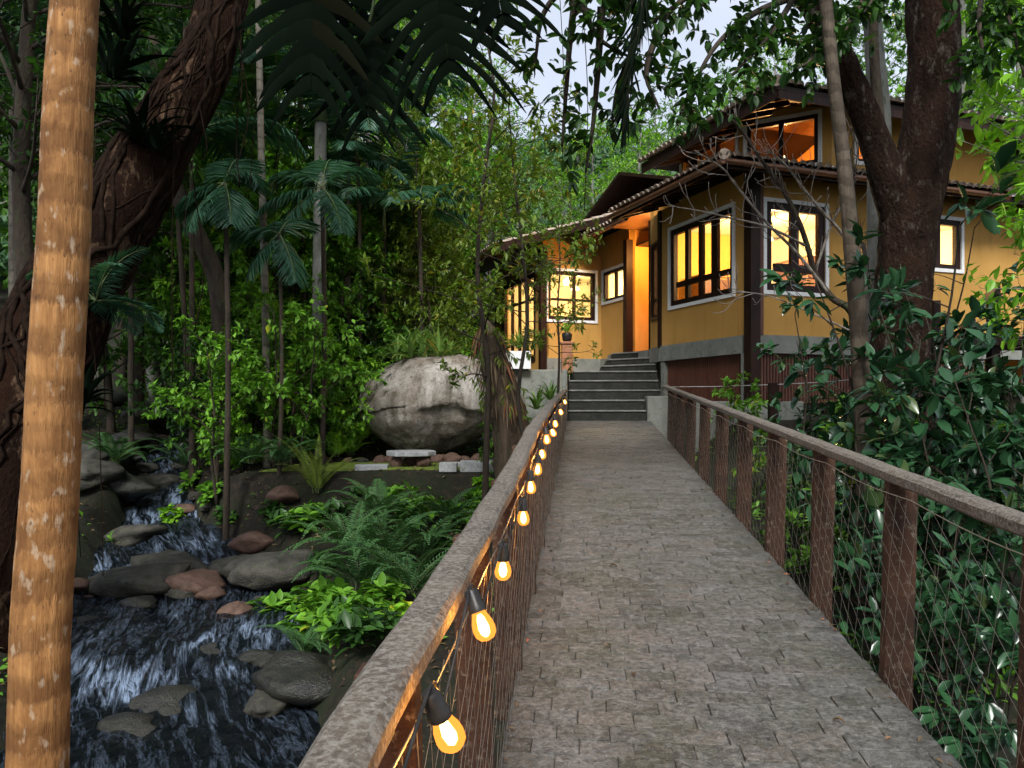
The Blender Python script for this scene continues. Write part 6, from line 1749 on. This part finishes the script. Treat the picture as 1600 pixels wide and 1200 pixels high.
# ------------------------------------------------------------------ ground cover, litter and hillside forest (stuff)
def scatter():
    rng = np.random.default_rng(55); lv = Leaves(); N = 26000
    y = 5 + 20*rng.random(N)**1.3; x = rng.uniform(-14, 7.5, N) * (.45 + .55*y/25) 
    dd = np.full(N, 9.0)
    for j in range(0, len(SP), 2): dd = np.minimum(dd, np.hypot(x - SP[j, 0], y - SP[j, 1]) / SW[j])
    s = x*math.sin(BA) + y*math.cos(BA); o = x*math.cos(BA) - y*math.sin(BA)
    ok = (dd > 1.15) & ~((o > -.5) & (o < 1.6) & (s < 17)) & ~((x > -4.4) & (x < .5) & (y > 11) & (y < 13.6)) & ~((x > 2.6) & (y > 12.0)) & ~((x > .3) & (y > 13.5)) & (fbm(x*.8, y*.8, 3) > -.06)
    x, y = x[ok], y[ok]; n = len(x); z = gz(x, y) + .02 + rng.random(n)*.10
    d = nrm(np.stack([rng.normal(size=n), rng.normal(size=n), rng.uniform(.0, .8, n)], 1))
    L = rng.uniform(.05, .13, n)
    lv.leaves(np.stack([x, y, z], 1), d, nrm(np.array([0, 0, 1.0]) + .4*rand_dirs(rng, n)), L, L*.45, rng)
    tag(mobj('ground_cover', lv.mesh('ground_cover', M['leaf_mid'])), 'low green ground cover leaves over the banks', kind='stuff')
    lv = Leaves(); N = 9000
    y = 5 + 20*rng.random(N)**1.2; x = rng.uniform(-14, 0, N)*(.45 + .55*y/25)
    dd = np.full(N, 9.0)
    for j in range(0, len(SP), 2): dd = np.minimum(dd, np.hypot(x - SP[j, 0], y - SP[j, 1]) / SW[j])
    o = x*math.cos(BA) - y*math.sin(BA); ok = (dd > 1.2) & (o < -.5); x, y = x[ok], y[ok]; n = len(x)
    d = nrm(np.stack([rng.normal(size=n), rng.normal(size=n), rng.uniform(-.1, .25, n)], 1)); L = rng.uniform(.04, .10, n)
    lv.leaves(np.stack([x, y, gz(x, y) + .015], 1), d, nrm(np.array([0, 0, 1.0]) + .3*rand_dirs(rng, n)), L, L*.4, rng)
    tag(mobj('leaf_litter', lv.mesh('leaf_litter', M['leaf_dead'])), 'brown fallen leaves over the forest floor', kind='stuff')
    lv = Leaves(); n = 150; ss = 2.2 + 11.5*rng.random(n)**1.3; sd = rng.random(n) < .62
    oo = np.where(sd, OR - np.abs(rng.normal(0, .05, n)) - .01, OL + np.abs(rng.normal(0, .04, n)) + .01)
    pos = np.array([tuple(B(a, b, .006 + .008*rng.random())) for a, b in zip(ss, oo)])
    L = rng.uniform(.012, .045, n)
    lv.leaves(pos, nrm(np.stack([rng.normal(size=n), rng.normal(size=n), rng.uniform(.0, .25, n)], 1)), nrm(np.array([0, 0, 1.0]) + .3*rand_dirs(rng, n)), L, L*.42, rng)
    tag(mobj('deck_litter', lv.mesh('deck_litter', M['leaf_dead'])), 'dry leaf scraps along the edges of the bridge deck', kind='stuff')
    # the wooded hill
    lv = Leaves(); K_ = 2300
    cy = rng.uniform(46, 118, K_); cx = rng.uniform(-.95, .95, K_)*cy; cz = gz(cx, cy); R_ = rng.uniform(1.3, 2.6, K_)
    m = 70
    dirs = rand_dirs(rng, K_*m); dirs[:, 2] = np.abs(dirs[:, 2])*1.1 - .25
    pos = np.repeat(np.stack([cx, cy, cz + R_*1.6], 1), m, 0) + dirs*np.repeat(R_, m)[:, None]*rng.uniform(.6, 1.05, (K_*m, 1))*[1, 1, 1.25]
    d = nrm(dirs + .8*rand_dirs(rng, K_*m)); up = nrm(dirs + .4*rand_dirs(rng, K_*m))
    L = rng.uniform(.45, .9, K_*m); tn = np.clip(np.repeat(rng.random(K_), m)*.6 + .4*rng.random(K_*m), 0, 1)
    lv.leaves(pos, d, up, L, L*.6, rng, tint=tn)
    tag(mobj('hillside_forest', lv.mesh('hillside_forest', M['leaf_hill'])), 'distant wooded hillside behind the house', kind='stuff')
scatter()

# alike neighbours that would share a label are told apart by which stands nearer
def tell_apart():
    by = {}
    for o in bpy.data.objects:
        if o.parent is None and o.get('category') and o.get('label'): by.setdefault(o['label'], []).append(o)
    for lab, os_ in by.items():
        if len(os_) < 2: continue
        os_.sort(key=lambda o: o.location.y)
        words = ['nearer', 'farther'] if len(os_) == 2 else ['nearest', 'middle', 'farthest'] if len(os_) == 3 else ['nearest', 'second nearest', 'third nearest', 'fourth nearest', 'fifth nearest', 'sixth nearest'][:len(os_)]
        for w, o in zip(words, os_):
            new = w + ' ' + lab
            if len(new.split()) <= 16: o['label'] = new
tell_apart()
